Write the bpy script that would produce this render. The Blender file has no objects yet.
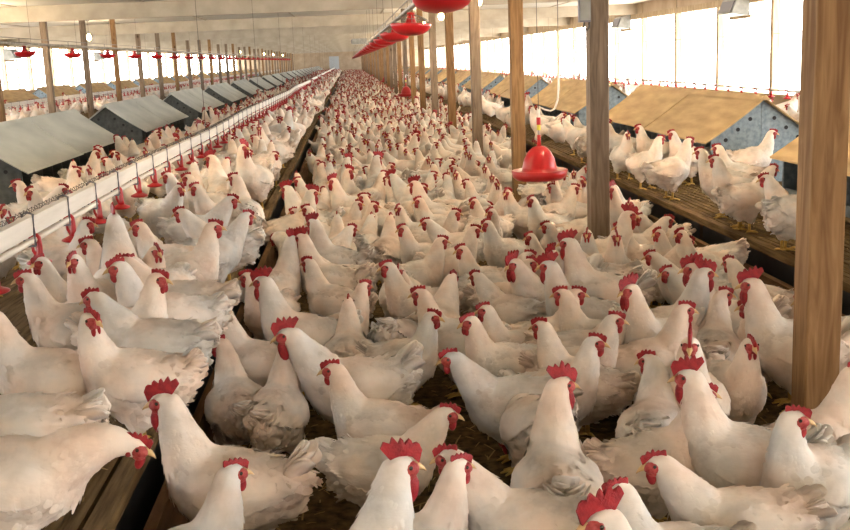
import bpy, bmesh, math, random
import numpy as np
from mathutils import Vector, Matrix, noise
from mathutils.bvhtree import BVHTree

# ------------------------------------------------------------------ camera, world, exposure
scene = bpy.context.scene
COL = scene.collection
F_PX, YAW, PITCH, ROLL, CAM_H = 1037.0, .0648, .1971, .0415, 1.43
_cy, _sy, _cp, _sp = math.cos(YAW), math.sin(YAW), math.cos(PITCH), math.sin(PITCH)
FW = Vector((_sy * _cp, _cy * _cp, -_sp))
_rt = Vector((_cy, -_sy, 0))
_up = _rt.cross(FW)
RT = _rt * math.cos(ROLL) - _up * math.sin(ROLL)
UP = _up * math.cos(ROLL) + _rt * math.sin(ROLL)
CAM_O = Vector((0, 0, CAM_H))
cam_data = bpy.data.cameras.new('camera')
cam_data.sensor_fit = 'HORIZONTAL'
cam_data.sensor_width = 36.0
cam_data.lens = 36.0 * F_PX / 850.0
cam_data.clip_start = .05
cam_data.clip_end = 400
cam = bpy.data.objects.new('camera', cam_data)
COL.objects.link(cam)
cam.matrix_world = Matrix(((RT.x, UP.x, -FW.x, 0), (RT.y, UP.y, -FW.y, 0), (RT.z, UP.z, -FW.z, CAM_H), (0, 0, 0, 1)))
scene.camera = cam

SKY_STRENGTH = 13.0
BULB_POWER = 44.0
world = bpy.data.worlds.new('overcast_sky')
scene.world = world
world.use_nodes = True
bg = world.node_tree.nodes['Background']
bg.inputs['Color'].default_value = (1.0, .985, .97, 1)
bg.inputs['Strength'].default_value = SKY_STRENGTH

sun_data = bpy.data.lights.new('sun', 'SUN')
sun_data.energy = 26.0
sun_data.color = (1.0, .94, .86)
sun_data.angle = math.radians(1.5)
sun = bpy.data.objects.new('sun', sun_data)
COL.objects.link(sun)
sun.location = (30, 10, 40)
sun.rotation_euler = (math.radians(12), math.radians(26), 0)

vs = scene.view_settings
vs.view_transform = 'Standard'
vs.look = 'None'
vs.gamma = 1
vs.use_curve_mapping = False
vs.exposure = 0.16

rng = random.Random(11)
PI = math.pi


def pix_ray(x, y):
    d = FW * F_PX + RT * (x - 425) + UP * (265 - y)
    return d / d.y


def at_z(x, y, z):
    d = pix_ray(x, y)
    return CAM_O + d * ((z - CAM_H) / d.z)


def project(p):
    d = Vector(p) - CAM_O
    w = d.dot(FW)
    if w < .05:
        return (-9999, -9999, w)
    return (425 + F_PX * d.dot(RT) / w, 265 - F_PX * d.dot(UP) / w, w)


# ------------------------------------------------------------------ materials
MATS = {}


def new_mat(name):
    m = bpy.data.materials.new(name)
    m.use_nodes = True
    nt = m.node_tree
    b = nt.nodes['Principled BSDF']
    MATS[name] = m
    return m, nt, b


def nd(nt, kind, **kw):
    n = nt.nodes.new(kind)
    for k, v in kw.items():
        setattr(n, k, v)
    return n


def noisy(name, c0, c1, scale=8, rough=.7, bump=.0, bscale=40, stretch=None, spec=.3, metal=0.0, detail=5, lo=.3, hi=.7, use='Object'):
    m, nt, b = new_mat(name)
    tc = nd(nt, 'ShaderNodeTexCoord')
    mp = nd(nt, 'ShaderNodeMapping')
    if stretch:
        mp.inputs['Scale'].default_value = stretch
    nt.links.new(tc.outputs[use], mp.inputs['Vector'])
    n = nd(nt, 'ShaderNodeTexNoise')
    n.inputs['Scale'].default_value = scale
    n.inputs['Detail'].default_value = detail
    nt.links.new(mp.outputs['Vector'], n.inputs['Vector'])
    r = nd(nt, 'ShaderNodeValToRGB')
    r.color_ramp.elements[0].color = (*c0, 1)
    r.color_ramp.elements[1].color = (*c1, 1)
    r.color_ramp.elements[0].position = lo
    r.color_ramp.elements[1].position = hi
    nt.links.new(n.outputs['Fac'], r.inputs['Fac'])
    nt.links.new(r.outputs['Color'], b.inputs['Base Color'])
    b.inputs['Roughness'].default_value = rough
    b.inputs['Specular IOR Level'].default_value = spec
    b.inputs['Metallic'].default_value = metal
    if bump:
        n2 = nd(nt, 'ShaderNodeTexNoise')
        n2.inputs['Scale'].default_value = bscale
        n2.inputs['Detail'].default_value = 4
        nt.links.new(mp.outputs['Vector'], n2.inputs['Vector'])
        bp = nd(nt, 'ShaderNodeBump')
        bp.inputs['Strength'].default_value = bump
        bp.inputs['Distance'].default_value = .01
        nt.links.new(n2.outputs['Fac'], bp.inputs['Height'])
        nt.links.new(bp.outputs['Normal'], b.inputs['Normal'])
    return m


def wood(name, c0, c1, knots=True, rough=.75, ring=14):
    """timber with the grain along local Z"""
    m, nt, b = new_mat(name)
    tc = nd(nt, 'ShaderNodeTexCoord')
    oi = nd(nt, 'ShaderNodeObjectInfo')
    sh = nd(nt, 'ShaderNodeVectorMath', operation='SCALE')
    sh.inputs[0].default_value = (3.1, 5.7, 9.3)
    nt.links.new(oi.outputs['Random'], sh.inputs['Scale'])
    ad = nd(nt, 'ShaderNodeVectorMath', operation='ADD')
    nt.links.new(tc.outputs['Object'], ad.inputs[0])
    nt.links.new(sh.outputs[0], ad.inputs[1])
    mp = nd(nt, 'ShaderNodeMapping')
    mp.inputs['Scale'].default_value = (1, 1, .09)
    nt.links.new(ad.outputs[0], mp.inputs['Vector'])
    w = nd(nt, 'ShaderNodeTexNoise')
    w.inputs['Scale'].default_value = ring * 2.2
    w.inputs['Detail'].default_value = 6
    w.inputs['Distortion'].default_value = 1.2
    nt.links.new(mp.outputs[0], w.inputs['Vector'])
    r = nd(nt, 'ShaderNodeValToRGB')
    r.color_ramp.elements[0].color = (*c0, 1)
    r.color_ramp.elements[1].color = (*c1, 1)
    r.color_ramp.elements[0].position = .32
    r.color_ramp.elements[1].position = .66
    nt.links.new(w.outputs['Fac'], r.inputs['Fac'])
    out = r.outputs['Color']
    if knots:
        v = nd(nt, 'ShaderNodeTexVoronoi')
        v.inputs['Scale'].default_value = 3.4
        mp2 = nd(nt, 'ShaderNodeMapping')
        mp2.inputs['Scale'].default_value = (1, 1, .55)
        nt.links.new(ad.outputs[0], mp2.inputs['Vector'])
        nt.links.new(mp2.outputs[0], v.inputs['Vector'])
        kr = nd(nt, 'ShaderNodeValToRGB')
        kr.color_ramp.elements[0].color = (.35, .30, .26, 1)
        kr.color_ramp.elements[1].color = (1, 1, 1, 1)
        kr.color_ramp.elements[0].position = .04
        kr.color_ramp.elements[1].position = .13
        nt.links.new(v.outputs['Distance'], kr.inputs['Fac'])
        mx = nd(nt, 'ShaderNodeMix', data_type='RGBA', blend_type='MULTIPLY')
        mx.inputs[0].default_value = 1
        nt.links.new(out, mx.inputs[6])
        nt.links.new(kr.outputs['Color'], mx.inputs[7])
        out = mx.outputs[2]
    nt.links.new(out, b.inputs['Base Color'])
    b.inputs['Roughness'].default_value = rough
    b.inputs['Specular IOR Level'].default_value = .25
    bp = nd(nt, 'ShaderNodeBump')
    bp.inputs['Strength'].default_value = .35
    bp.inputs['Distance'].default_value = .004
    nt.links.new(w.outputs['Fac'], bp.inputs['Height'])
    nt.links.new(bp.outputs['Normal'], b.inputs['Normal'])
    return m


def plain(name, c, rough=.5, spec=.5, metal=0.0):
    m, nt, b = new_mat(name)
    b.inputs['Base Color'].default_value = (*c, 1)
    b.inputs['Roughness'].default_value = rough
    b.inputs['Specular IOR Level'].default_value = spec
    b.inputs['Metallic'].default_value = metal
    return m


def feather_mat(name):
    m, nt, b = new_mat(name)
    tc = nd(nt, 'ShaderNodeTexCoord')
    oi = nd(nt, 'ShaderNodeObjectInfo')
    ge = nd(nt, 'ShaderNodeNewGeometry')
    n = nd(nt, 'ShaderNodeTexNoise')
    n.inputs['Scale'].default_value = 9
    n.inputs['Detail'].default_value = 4
    nt.links.new(tc.outputs['Object'], n.inputs['Vector'])
    r = nd(nt, 'ShaderNodeValToRGB')
    r.color_ramp.elements[0].color = (.60, .55, .505, 1)
    r.color_ramp.elements[1].color = (.82, .775, .735, 1)
    r.color_ramp.elements[0].position = .28
    r.color_ramp.elements[1].position = .55
    nt.links.new(n.outputs['Fac'], r.inputs['Fac'])
    isl = nd(nt, 'ShaderNodeMapRange')
    isl.inputs[3].default_value = .975
    isl.inputs[4].default_value = 1.0
    nt.links.new(ge.outputs['Random Per Island'], isl.inputs[0])
    m1 = nd(nt, 'ShaderNodeMix', data_type='RGBA', blend_type='MULTIPLY')
    m1.inputs[0].default_value = 1
    nt.links.new(r.outputs['Color'], m1.inputs[6])
    nt.links.new(isl.outputs[0], m1.inputs[7])
    m2 = nd(nt, 'ShaderNodeMix', data_type='RGBA', blend_type='MULTIPLY')
    m2.inputs[0].default_value = 1
    # broad patches of pinkish and bluish white in the plumage
    n3 = nd(nt, 'ShaderNodeTexNoise')
    n3.inputs['Scale'].default_value = 6.5
    n3.inputs['Detail'].default_value = 3
    ofs = nd(nt, 'ShaderNodeVectorMath', operation='ADD')
    nt.links.new(tc.outputs['Object'], ofs.inputs[0])
    sc_ = nd(nt, 'ShaderNodeVectorMath', operation='SCALE')
    sc_.inputs['Scale'].default_value = 9.0
    nt.links.new(oi.outputs['Color'], sc_.inputs[0])
    nt.links.new(sc_.outputs[0], ofs.inputs[1])
    nt.links.new(ofs.outputs[0], n3.inputs['Vector'])
    r3 = nd(nt, 'ShaderNodeValToRGB')
    r3.color_ramp.elements[0].color = (1.0, .90, .84, 1)
    r3.color_ramp.elements[1].color = (.86, .90, .93, 1)
    r3.color_ramp.elements[0].position = .38
    r3.color_ramp.elements[1].position = .66
    e = r3.color_ramp.elements.new(.5)
    e.color = (1, .97, .945, 1)
    nt.links.new(n3.outputs['Fac'], r3.inputs['Fac'])
    m3 = nd(nt, 'ShaderNodeMix', data_type='RGBA', blend_type='MULTIPLY')
    m3.inputs[0].default_value = 1
    nt.links.new(m1.outputs[2], m3.inputs[6])
    nt.links.new(r3.outputs['Color'], m3.inputs[7])
    nt.links.new(m3.outputs[2], m2.inputs[6])
    nt.links.new(oi.outputs['Color'], m2.inputs[7])
    nt.links.new(m2.outputs[2], b.inputs['Base Color'])
    b.inputs['Roughness'].default_value = .85
    b.inputs['Specular IOR Level'].default_value = .12
    b.inputs['Sheen Weight'].default_value = .12
    n2 = nd(nt, 'ShaderNodeTexNoise')
    n2.inputs['Scale'].default_value = 60
    n2.inputs['Detail'].default_value = 5
    mp = nd(nt, 'ShaderNodeMapping')
    mp.inputs['Scale'].default_value = (.45, 1, .8)
    nt.links.new(tc.outputs['Object'], mp.inputs['Vector'])
    nt.links.new(mp.outputs[0], n2.inputs['Vector'])
    bp = nd(nt, 'ShaderNodeBump')
    bp.inputs['Strength'].default_value = .45
    bp.inputs['Distance'].default_value = .006
    nt.links.new(n2.outputs['Fac'], bp.inputs['Height'])
    nt.links.new(bp.outputs['Normal'], b.inputs['Normal'])
    return m


M_FEATHER = feather_mat('white_feathers')
M_COMB = noisy('red_comb_skin', (.20, .006, .012), (.38, .018, .024), scale=60, rough=.5, bump=.3, bscale=220, spec=.4)
M_FACE = noisy('pink_face_skin', (.28, .016, .022), (.48, .10, .09), scale=90, rough=.55, bump=.3, bscale=240, spec=.35)
M_BEAK = plain('horn_beak', (.62, .42, .20), .45)
M_LEG = noisy('yellow_leg_skin', (.55, .33, .07), (.70, .48, .15), scale=60, rough=.55)
M_EYE = plain('dark_eye', (.03, .012, .006), .12, .7)
M_LITTER = noisy('litter', (.035, .024, .012), (.17, .115, .05), scale=26, rough=.95, bump=.8, bscale=60, spec=.1, detail=8)
M_STRAW = noisy('straw', (.22, .14, .05), (.45, .32, .14), scale=5, rough=.8, spec=.2)
M_SLAT = noisy('dirty_slat_wood', (.075, .048, .022), (.21, .14, .066), scale=9, rough=.9, bump=.5, bscale=50, stretch=(6, .5, 6), spec=.1)
M_PLANK = noisy('stained_plank', (.07, .038, .018), (.22, .125, .06), scale=7, rough=.85, bump=.4, bscale=40, stretch=(4, .6, 2), spec=.15)
M_BLACK = noisy('black_plastic_and_shade', (.006, .007, .009), (.02, .022, .026), scale=10, rough=.5)  # black plastic; also the colour used for shade in vent holes and recess
M_POST_TAN = wood('tan_post_timber', (.165, .085, .034), (.30, .175, .078))
M_POST_GREY = wood('grey_post_timber', (.13, .092, .062), (.25, .185, .13))
M_STUD = noisy('wall_timber', (.30, .22, .13), (.50, .39, .26), scale=6, rough=.8, stretch=(3, 3, .4))
M_GALV = noisy('galvanised_sheet', (.13, .17, .20), (.24, .29, .32), scale=26, rough=.45, metal=.35, spec=.4, detail=2)
M_GALV_DARK = noisy('galvanised_sheet_shaded', (.055, .062, .062), (.10, .11, .105), scale=18, rough=.55, metal=.3, spec=.3, detail=2)  # darker galvanised copy; the left gables' shade is put into its colour
M_ROOF_GREY = noisy('grey_roof_sheet', (.40, .43, .41), (.56, .58, .54), scale=4, rough=.5, bump=.2, bscale=5, metal=.2, stretch=(1, .5, 1))
M_ROOF_TAN = noisy('tan_roof_panel', (.34, .23, .11), (.52, .37, .19), scale=5, rough=.75, bump=.2, bscale=30, stretch=(2, .5, 2))  # tan tone with mild noise for the roof panels
M_NEST_DARK = noisy('dark_nest_box', (.035, .035, .035), (.085, .085, .08), scale=8, rough=.7)
M_REDPL = plain('red_plastic', (.42, .010, .014), .28, .5)
M_PVC = noisy('white_pipe', (.60, .57, .50), (.72, .69, .62), scale=9, rough=.4, stretch=(1, .2, 1))
M_RAIL = noisy('white_rail', (.58, .55, .50), (.74, .71, .66), scale=5, rough=.45, stretch=(4, .4, 4))
M_CLIP = plain('grey_clip', (.16, .16, .19), .5)
M_STEEL = noisy('dull_steel', (.24, .22, .19), (.40, .37, .33), scale=12, rough=.45, metal=.6)
M_WIRE = plain('grey_wire', (.22, .21, .19), .5, .4, .4)
M_CORD = plain('cord', (.10, .09, .08), .8)
M_WHITEHOSE = plain('white_hose', (.74, .70, .64), .4)
M_YELLOW = plain('yellow_plastic', (.70, .62, .05), .4)
M_CEIL = noisy('cream_ceiling_board', (.61, .58, .52), (.70, .68, .62), scale=1.2, rough=.8, spec=.15)
M_BEAM = noisy('ceiling_beam_paint', (.38, .33, .26), (.48, .43, .35), scale=3, rough=.8)
M_WALL = noisy('wall_board', (.36, .27, .18), (.48, .38, .27), scale=2, rough=.85)
M_GROUND = noisy('pale_gravel', (.62, .58, .52), (.74, .70, .64), scale=30, rough=.95)
M_HOOD = noisy('hood_sheet', (.24, .25, .24), (.36, .37, .36), scale=8, rough=.4, metal=.4)
M_DOORBLUE = plain('blue_grey_door', (.42, .46, .50), .6)
mb_, nt_, b_ = new_mat('lit_bulb_glass')
b_.inputs['Base Color'].default_value = (1, .8, .5, 1)
b_.inputs['Emission Color'].default_value = (1, .62, .22, 1)
b_.inputs['Emission Strength'].default_value = 60
M_BULB = mb_


# ------------------------------------------------------------------ mesh helpers
class MB:
    def __init__(self):
        self.v = []
        self.f = []
        self.m = []

    def add(self, vs, fs, mi=0):
        o = len(self.v)
        self.v += [tuple(p) for p in vs]
        self.f += [tuple(i + o for i in f) for f in fs]
        self.m += [mi] * len(fs)
        return self

    def box(self, x0, x1, y0, y1, z0, z1, mi=0):
        vs = [(x, y, z) for z in (z0, z1) for y in (y0, y1) for x in (x0, x1)]
        fs = [(0, 2, 3, 1), (4, 5, 7, 6), (0, 1, 5, 4), (2, 6, 7, 3), (0, 4, 6, 2), (1, 3, 7, 5)]
        return self.add(vs, fs, mi)

    def tube(self, pts, r, n=8, mi=0, cap=True):
        pts = [Vector(p) for p in pts]
        rs = r if isinstance(r, (list, tuple)) else [r] * len(pts)
        vs, fs = [], []
        ref = None
        for i, p in enumerate(pts):
            t = (pts[min(i + 1, len(pts) - 1)] - pts[max(i - 1, 0)]).normalized()
            if ref is None:
                ref = Vector((0, 0, 1)) if abs(t.z) < .9 else Vector((1, 0, 0))
            a = t.cross(ref)
            if a.length < 1e-4:
                a = t.cross(Vector((.3, 1, .2)))
            a.normalize()
            b = a.cross(t)
            for k in range(n):
                th = 2 * PI * k / n
                vs.append(p + (a * math.cos(th) + b * math.sin(th)) * rs[i])
        for i in range(len(pts) - 1):
            for k in range(n):
                k2 = (k + 1) % n
                fs.append((i * n + k, i * n + k2, (i + 1) * n + k2, (i + 1) * n + k))
        if cap:
            fs.append(tuple(range(n))[::-1])
            fs.append(tuple((len(pts) - 1) * n + k for k in range(n)))
        return self.add(vs, fs, mi)

    def lathe(self, prof, c=(0, 0, 0), n=24, mi=0):
        vs, fs = [], []
        for r, z in prof:
            for k in range(n):
                th = 2 * PI * k / n
                vs.append((c[0] + r * math.cos(th), c[1] + r * math.sin(th), c[2] + z))
        for i in range(len(prof) - 1):
            for k in range(n):
                k2 = (k + 1) % n
                fs.append((i * n + k, i * n + k2, (i + 1) * n + k2, (i + 1) * n + k))
        return self.add(vs, fs, mi)

    def ell(self, c, ax, r, nu=10, nv=7, mi=0):
        """ellipsoid with axes ax=(fwd, lat, up) and radii r"""
        c = Vector(c)
        vs = [c + ax[2] * r[2]]
        for j in range(1, nv):
            ph = PI * j / nv
            for k in range(nu):
                th = 2 * PI * k / nu
                vs.append(c + ax[0] * (r[0] * math.sin(ph) * math.cos(th)) + ax[1] * (r[1] * math.sin(ph) * math.sin(th)) + ax[2] * (r[2] * math.cos(ph)))
        vs.append(c - ax[2] * r[2])
        fs = []
        last = len(vs) - 1
        for k in range(nu):
            k2 = (k + 1) % nu
            fs.append((0, 1 + k, 1 + k2))
            for j in range(nv - 2):
                a = 1 + j * nu
                fs.append((a + k, a + nu + k, a + nu + k2, a + k2))
            a = 1 + (nv - 2) * nu
            fs.append((a + k, last, a + k2))
        return self.add(vs, fs, mi)

    def mesh(self, name, mats, smooth=False):
        me = bpy.data.meshes.new(name)
        me.from_pydata(self.v, [], self.f)
        for m in (mats if isinstance(mats, (list, tuple)) else [mats]):
            me.materials.append(m)
        if len(set(self.m)) > 1:
            me.polygons.foreach_set('material_index', self.m)
        if smooth:
            me.polygons.foreach_set('use_smooth', [True] * len(me.polygons))
        me.update()
        return me

    def build(self, name, mats, parent=None, smooth=False, loc=None):
        return link(name, self.mesh(name, mats, smooth), parent, loc)


def link(name, data, parent=None, loc=None, rotz=None):
    o = bpy.data.objects.new(name, data)
    COL.objects.link(o)
    if parent is not None:
        o.parent = parent
    if loc is not None:
        o.location = loc
    if rotz is not None:
        o.rotation_euler = (0, 0, rotz)
    return o


def empty(name, loc=(0, 0, 0), rotz=0):
    return link(name, None, None, loc, rotz)


def tag(o, label, cat, group=None, kind=None):
    o['label'] = label
    o['category'] = cat
    if group:
        o['group'] = group
    if kind:
        o['kind'] = kind
    return o


def struct(o, label=None, cat=None):
    o['kind'] = 'structure'
    if label:
        o['label'] = label
    if cat:
        o['category'] = cat
    return o


def ordinal(n):
    names = 'first second third fourth fifth sixth seventh eighth ninth tenth eleventh twelfth thirteenth fourteenth fifteenth sixteenth seventeenth eighteenth nineteenth twentieth'.split()
    return names[n - 1] if n <= 20 else None
# ------------------------------------------------------------------ the house
Y0, Y1 = -3.0, 120.0          # end walls
XL, XR = -12.4, 8.5           # side walls
ZC = 2.72                     # ceiling
SP = 3.1                      # bay
ZS = .29                      # slat deck
POST_X, POST_Y = 1.52, 3.27
LPOST_X, LPOST_Y = -5.89, 21.25 - 7 * SP
WIN_HI = 2.30

floor_o = struct(MB().box(XL - .1, XR + .1, Y0, Y1, -.1, 0).build('floor', M_LITTER), 'dark brown litter floor strewn with straw', 'floor')
ground = struct(MB().box(XL - 60, XR + 60, Y0 - 60, Y1 + 60, -.3, -.12).build('ground_outside', M_GROUND), 'pale gravel ground outside the house', 'ground')

# ceiling: boards carried by cross beams, board joints as battens
ceil_o = struct(MB().box(XL - .9, XR + .9, Y0, Y1, ZC, ZC + .08).build('ceiling', M_CEIL), 'cream boarded flat ceiling crossed by beams', 'ceiling')
beam_me = MB().box(XL, XR, -.07, .07, 2.42, ZC + .01).mesh('ceiling_beam', M_BEAM)
yb = 21.17 - 9.3 * 2
while yb < Y1 - 1:
    link('ceiling_beam', beam_me, ceil_o, (0, yb, 0))
    yb += 9.3
bat_me = MB().box(XL, XR, -.02, .02, ZC - .018, ZC + .005).mesh('batten', M_BEAM)
yb = 21.17 - 9.3 * 2
while yb < 75:
    for k in (1, 2):
        link('batten', bat_me, ceil_o, (0, yb + k * 3.1, 0))
    yb += 9.3
bl_me = MB().box(-.02, .02, Y0, Y1, ZC - .016, ZC + .005).mesh('batten', M_BEAM)
for k in range(9):
    link('batten', bl_me, ceil_o, (XL + 1.2 + k * 2.44, 0, 0))


def side_wall(name, x, sgn, label, WIN_LO, WIN_HI):
    """low wall, header, studs and thin window bars"""
    w = MB()
    w.box(x - .06, x + .06, Y0, Y1, -.1, WIN_LO)
    w.box(x - .06, x + .06, Y0, Y1, WIN_HI, ZC + .05)
    o = struct(w.build(name, M_WALL), label, 'wall')
    sill = MB().box(x - .1, x + .1, Y0, Y1, WIN_LO - .03, WIN_LO + .02).build('window_sill', M_STUD, o)
    head = MB().box(x - .09, x + .09, Y0, Y1, WIN_HI - .02, WIN_HI + .12).build('header_beam', M_STUD, o)
    stud = MB().box(x - .075, x + .075, -.07, .07, WIN_LO, ZC).mesh('stud', M_STUD)
    thin = MB().box(x - .03, x + .03, -.025, .025, WIN_LO, WIN_HI).mesh('window_bar', M_STUD)
    y = 20.56 - 7 * SP
    while y < Y1:
        link('stud', stud, o, (0, y, 0))
        if sgn < 0:
            link('window_bar', thin, o, (0, y + SP / 2, 0))
        y += SP
    MB().tube([(x - sgn * .05, Y0, 1.62), (x - sgn * .05, Y1, 1.62)], .006, 6).build('window_wire', M_WIRE, o)
    return o


wall_r = side_wall('wall_right', XR, 1, 'right timber wall with a long row of open bright windows', .42, 2.30)
wall_l = side_wall('wall_left', XL, -1, 'left timber wall with a long row of open bright windows', .80, 2.46)
ew = struct(MB().box(XL, XR, Y1, Y1 + .1, -.1, ZC).build('wall_far', M_WALL), 'brownish far end wall of the house', 'wall')
d1 = struct(MB().box(-2.1, -1.0, Y1 - .04, Y1 - .002, 0, 2.0).build('door_1', M_DOORBLUE), 'pale blue grey door in the far end wall', 'door')
# unseen near end wall; its open doorway is added as frontal fill light
nw = MB()
nw.box(XL, .0, Y0 - .1, Y0, -.1, ZC)
nw.box(.9, XR, Y0 - .1, Y0, -.1, ZC)
nw.box(.0, .9, Y0 - .1, Y0, 2.1, ZC)
struct(nw.build('wall_near', M_WALL), 'unseen near end wall with a doorway added to let in fill light', 'wall')


# ------------------------------------------------------------------ slat decks
def slat_deck(name, xa, xb, label, show_from, show_to, ind_lo, ind_hi, edge_sign, plank_x, sw=.017):
    """deck between xa and xb; edge board toward the litter at plank_x"""
    root = struct(empty(name, (0, 0, 0)), label, 'slat floor')
    me = MB().box(-sw, sw, 0, SP - .012, ZS - .035, ZS).mesh('slat', M_SLAT)
    far = MB()
    n = int((xb - xa) / .05)
    for i in range(n):
        x = xa + .025 + i * .05
        y = .6
        while y < Y1 - SP:
            if show_from <= y < show_to and ind_lo <= x <= ind_hi:
                link('slat', me, root, (x, y, (rng.random() - .5) * .004))
            elif y < 40:
                far.box(x - sw, x + sw, y, y + SP - .012, ZS - .035, ZS - .001)
            y += SP
    o = far.build('slat_rows', M_SLAT, root)
    o['kind'] = 'stuff'
    far2 = MB().box(xa, xb, 40.9, Y1, ZS - .035, ZS)
    far2.build('deck_board', M_SLAT, root)
    # cross joists and dark underside
    j = MB().box(xa, xb, -.03, .03, .05, ZS - .035).mesh('joist', M_PLANK)
    y = .6
    while y < 40:
        link('joist', j, root, (0, y, 0))
        y += SP / 2
    MB().box(xa, xb, .3, Y1, .004, .02).build('under_deck_floor', M_BLACK, root)  # black sheet over the floor below the slats
    if plank_x is not None:
        edge = xb if edge_sign > 0 else xa
        MB().box(min(edge, edge - edge_sign * .02), max(edge, edge - edge_sign * .02), .3, Y1, .03, ZS - .01).build('black_skirt_and_shade', M_BLACK, root)  # left: black plastic; right: a black strip for the recess's shade
        k = 0
        y = .3
        while y < 50:
            L = 4.65
            MB().box(min(plank_x, plank_x + edge_sign * .035), max(plank_x, plank_x + edge_sign * .035), y, y + L - .008, 0, .19 + .008 * (k % 2)).build('edge_plank', M_PLANK, root)
            y += L
            k += 1
        MB().box(min(plank_x, plank_x + edge_sign * .035), max(plank_x, plank_x + edge_sign * .035), y, Y1, 0, .19).build('edge_plank', M_PLANK, root)
        MB().box(edge - .03, edge + .03, .3, Y1, ZS - .03, ZS + .012).build('nosing_board', M_SLAT, root)
    return root


deck_l = slat_deck('floor_slats_left', -3.75, -.70, 'raised slatted floor left of the litter', 0, 12, -1.7, 0, 1, -.63, .0235)
deck_r = slat_deck('floor_slats_right', 2.33, 4.2, 'raised slatted floor right of the litter', 3, 16, 2.3, 2.95, -1, 2.22)
deck_ll = slat_deck('floor_slats_far_left', -11.0, -6.4, 'raised slatted floor by the left windows', 99, 100, 0, 0, 1, None)
deck_rr = slat_deck('floor_slats_far_right', 5.2, 7.6, 'raised slatted floor by the right windows', 99, 100, 0, 0, 1, None)

# loose straw on the litter and the decks: nobody could count it
sm = MB()
for i in range(5200):
    y = 1.2 + 9 * rng.random() ** 1.4
    if rng.random() < .75:
        x, z = rng.uniform(-.6, 2.2), .004
    elif rng.random() < .5:
        x, z = rng.uniform(-1.6, -.7), ZS + .004
    else:
        x, z = rng.uniform(2.34, 2.9), ZS + .004
    a = rng.random() * PI
    L = rng.uniform(.015, .06)
    w = rng.uniform(.0015, .003)
    dx, dy = math.cos(a) * L / 2, math.sin(a) * L / 2
    nx, ny = -math.sin(a) * w, math.cos(a) * w
    t = rng.uniform(0, .012)
    sm.add([(x - dx - nx, y - dy - ny, z), (x + dx - nx, y + dy - ny, z + t), (x + dx + nx, y + dy + ny, z + t), (x - dx + nx, y - dy + ny, z), (x, y, z + t / 2 + .003)],
           [(0, 1, 4), (1, 2, 4), (2, 3, 4), (3, 0, 4)])
so = sm.build('loose_straw', M_STRAW)
tag(so, 'loose dry straw scattered over the dark litter floor', 'straw', kind='stuff')


# ------------------------------------------------------------------ posts
def post_mesh(mat, w, z1=ZC, seed=0):
    r = random.Random(seed)
    bm = MB()
    h = w / 2
    c = .006
    prof = [(-h + c, -h), (h - c, -h), (h, -h + c), (h, h - c), (h - c, h), (-h + c, h), (-h, h - c), (-h, -h + c)]
    zs = [0, .9, 1.8, z1]
    vs = []
    for z in zs:
        for x, y in prof:
            vs.append((x + r.uniform(-.0015, .0015), y + r.uniform(-.0015, .0015), z))
    fs = []
    for i in range(3):
        for k in range(8):
            k2 = (k + 1) % 8
            fs.append((i * 8 + k, i * 8 + k2, (i + 1) * 8 + k2, (i + 1) * 8 + k))
    fs += [tuple(range(8))[::-1], tuple(range(24, 32))]
    bm.add(vs, fs)
    return bm.mesh('support_post', mat)


POST_T = post_mesh(M_POST_TAN, .118, seed=1)
POST_G = post_mesh(M_POST_GREY, .118, seed=2)
right_posts = []
kinds = [1, 0, 1, 0, 1, 0, 1, 1, 0, 1, 0, 0, 1, 0, 1]
for i in range(37):
    me = (POST_T if kinds[i % 15] else POST_G)
    o = link('support_post', me, None, (POST_X, POST_Y + i * SP, 0))
    colr = 'tan' if kinds[i % 15] else 'grey weathered'
    if i == 0:
        lab = 'thick tan timber post nearest the camera at the right edge'
    elif i == 1:
        lab = 'grey weathered timber post carrying a small grey switch box'
    elif i < 20:
        lab = '%s square timber post, %s from the camera in the row along the right slats' % (colr, ordinal(i + 1))
    else:
        lab = 'distant square timber post of the far row along the right slats'
    tag(o, lab, 'post', 'posts along the right slats')
for i in range(38):
    y = LPOST_Y + i * SP
    if y < 14:
        continue
    k = i - 7
    me = POST_G if k % 3 != 2 else POST_T
    o = link('support_post', me, None, (LPOST_X, y, 0))
    if k < 0:
        continue_lab = 'timber post beyond the left nest boxes before the left windows'
        lab = continue_lab
    elif k < 18:
        lab = '%s slim timber post from the left in front of the left windows' % ordinal(k + 1)
    else:
        lab = 'distant slim timber post in the far left row'
    tag(o, lab, 'post', 'posts before the left windows')

# switch box on the second post
sb = empty('switch_box', (POST_X - .035, POST_Y + SP - .059, 1.66))
tag(sb, 'small grey switch box with a dangling cable on the grey post', 'switch box')
MB().box(-.095, -.025, -.045, .0, -.06, .09).build('box_body', M_CLIP, sb)
MB().box(-.09, -.03, -.055, -.045, -.05, .08).build('cover', M_HOOD, sb)
MB().tube([(-.06, -.02, -.06), (-.065, -.02, -.09), (-.045, -.02, -.11), (-.03, -.02, -.09), (-.03, -.02, -.06)], .006, 6).build('cable_loop', M_CORD, sb, True)
MB().tube([(-.06, -.02, .09), (-.06, -.015, .5), (-.06, -.01, ZC - 1.73)], .006, 6).build('cable', M_CORD, sb, True)


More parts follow.
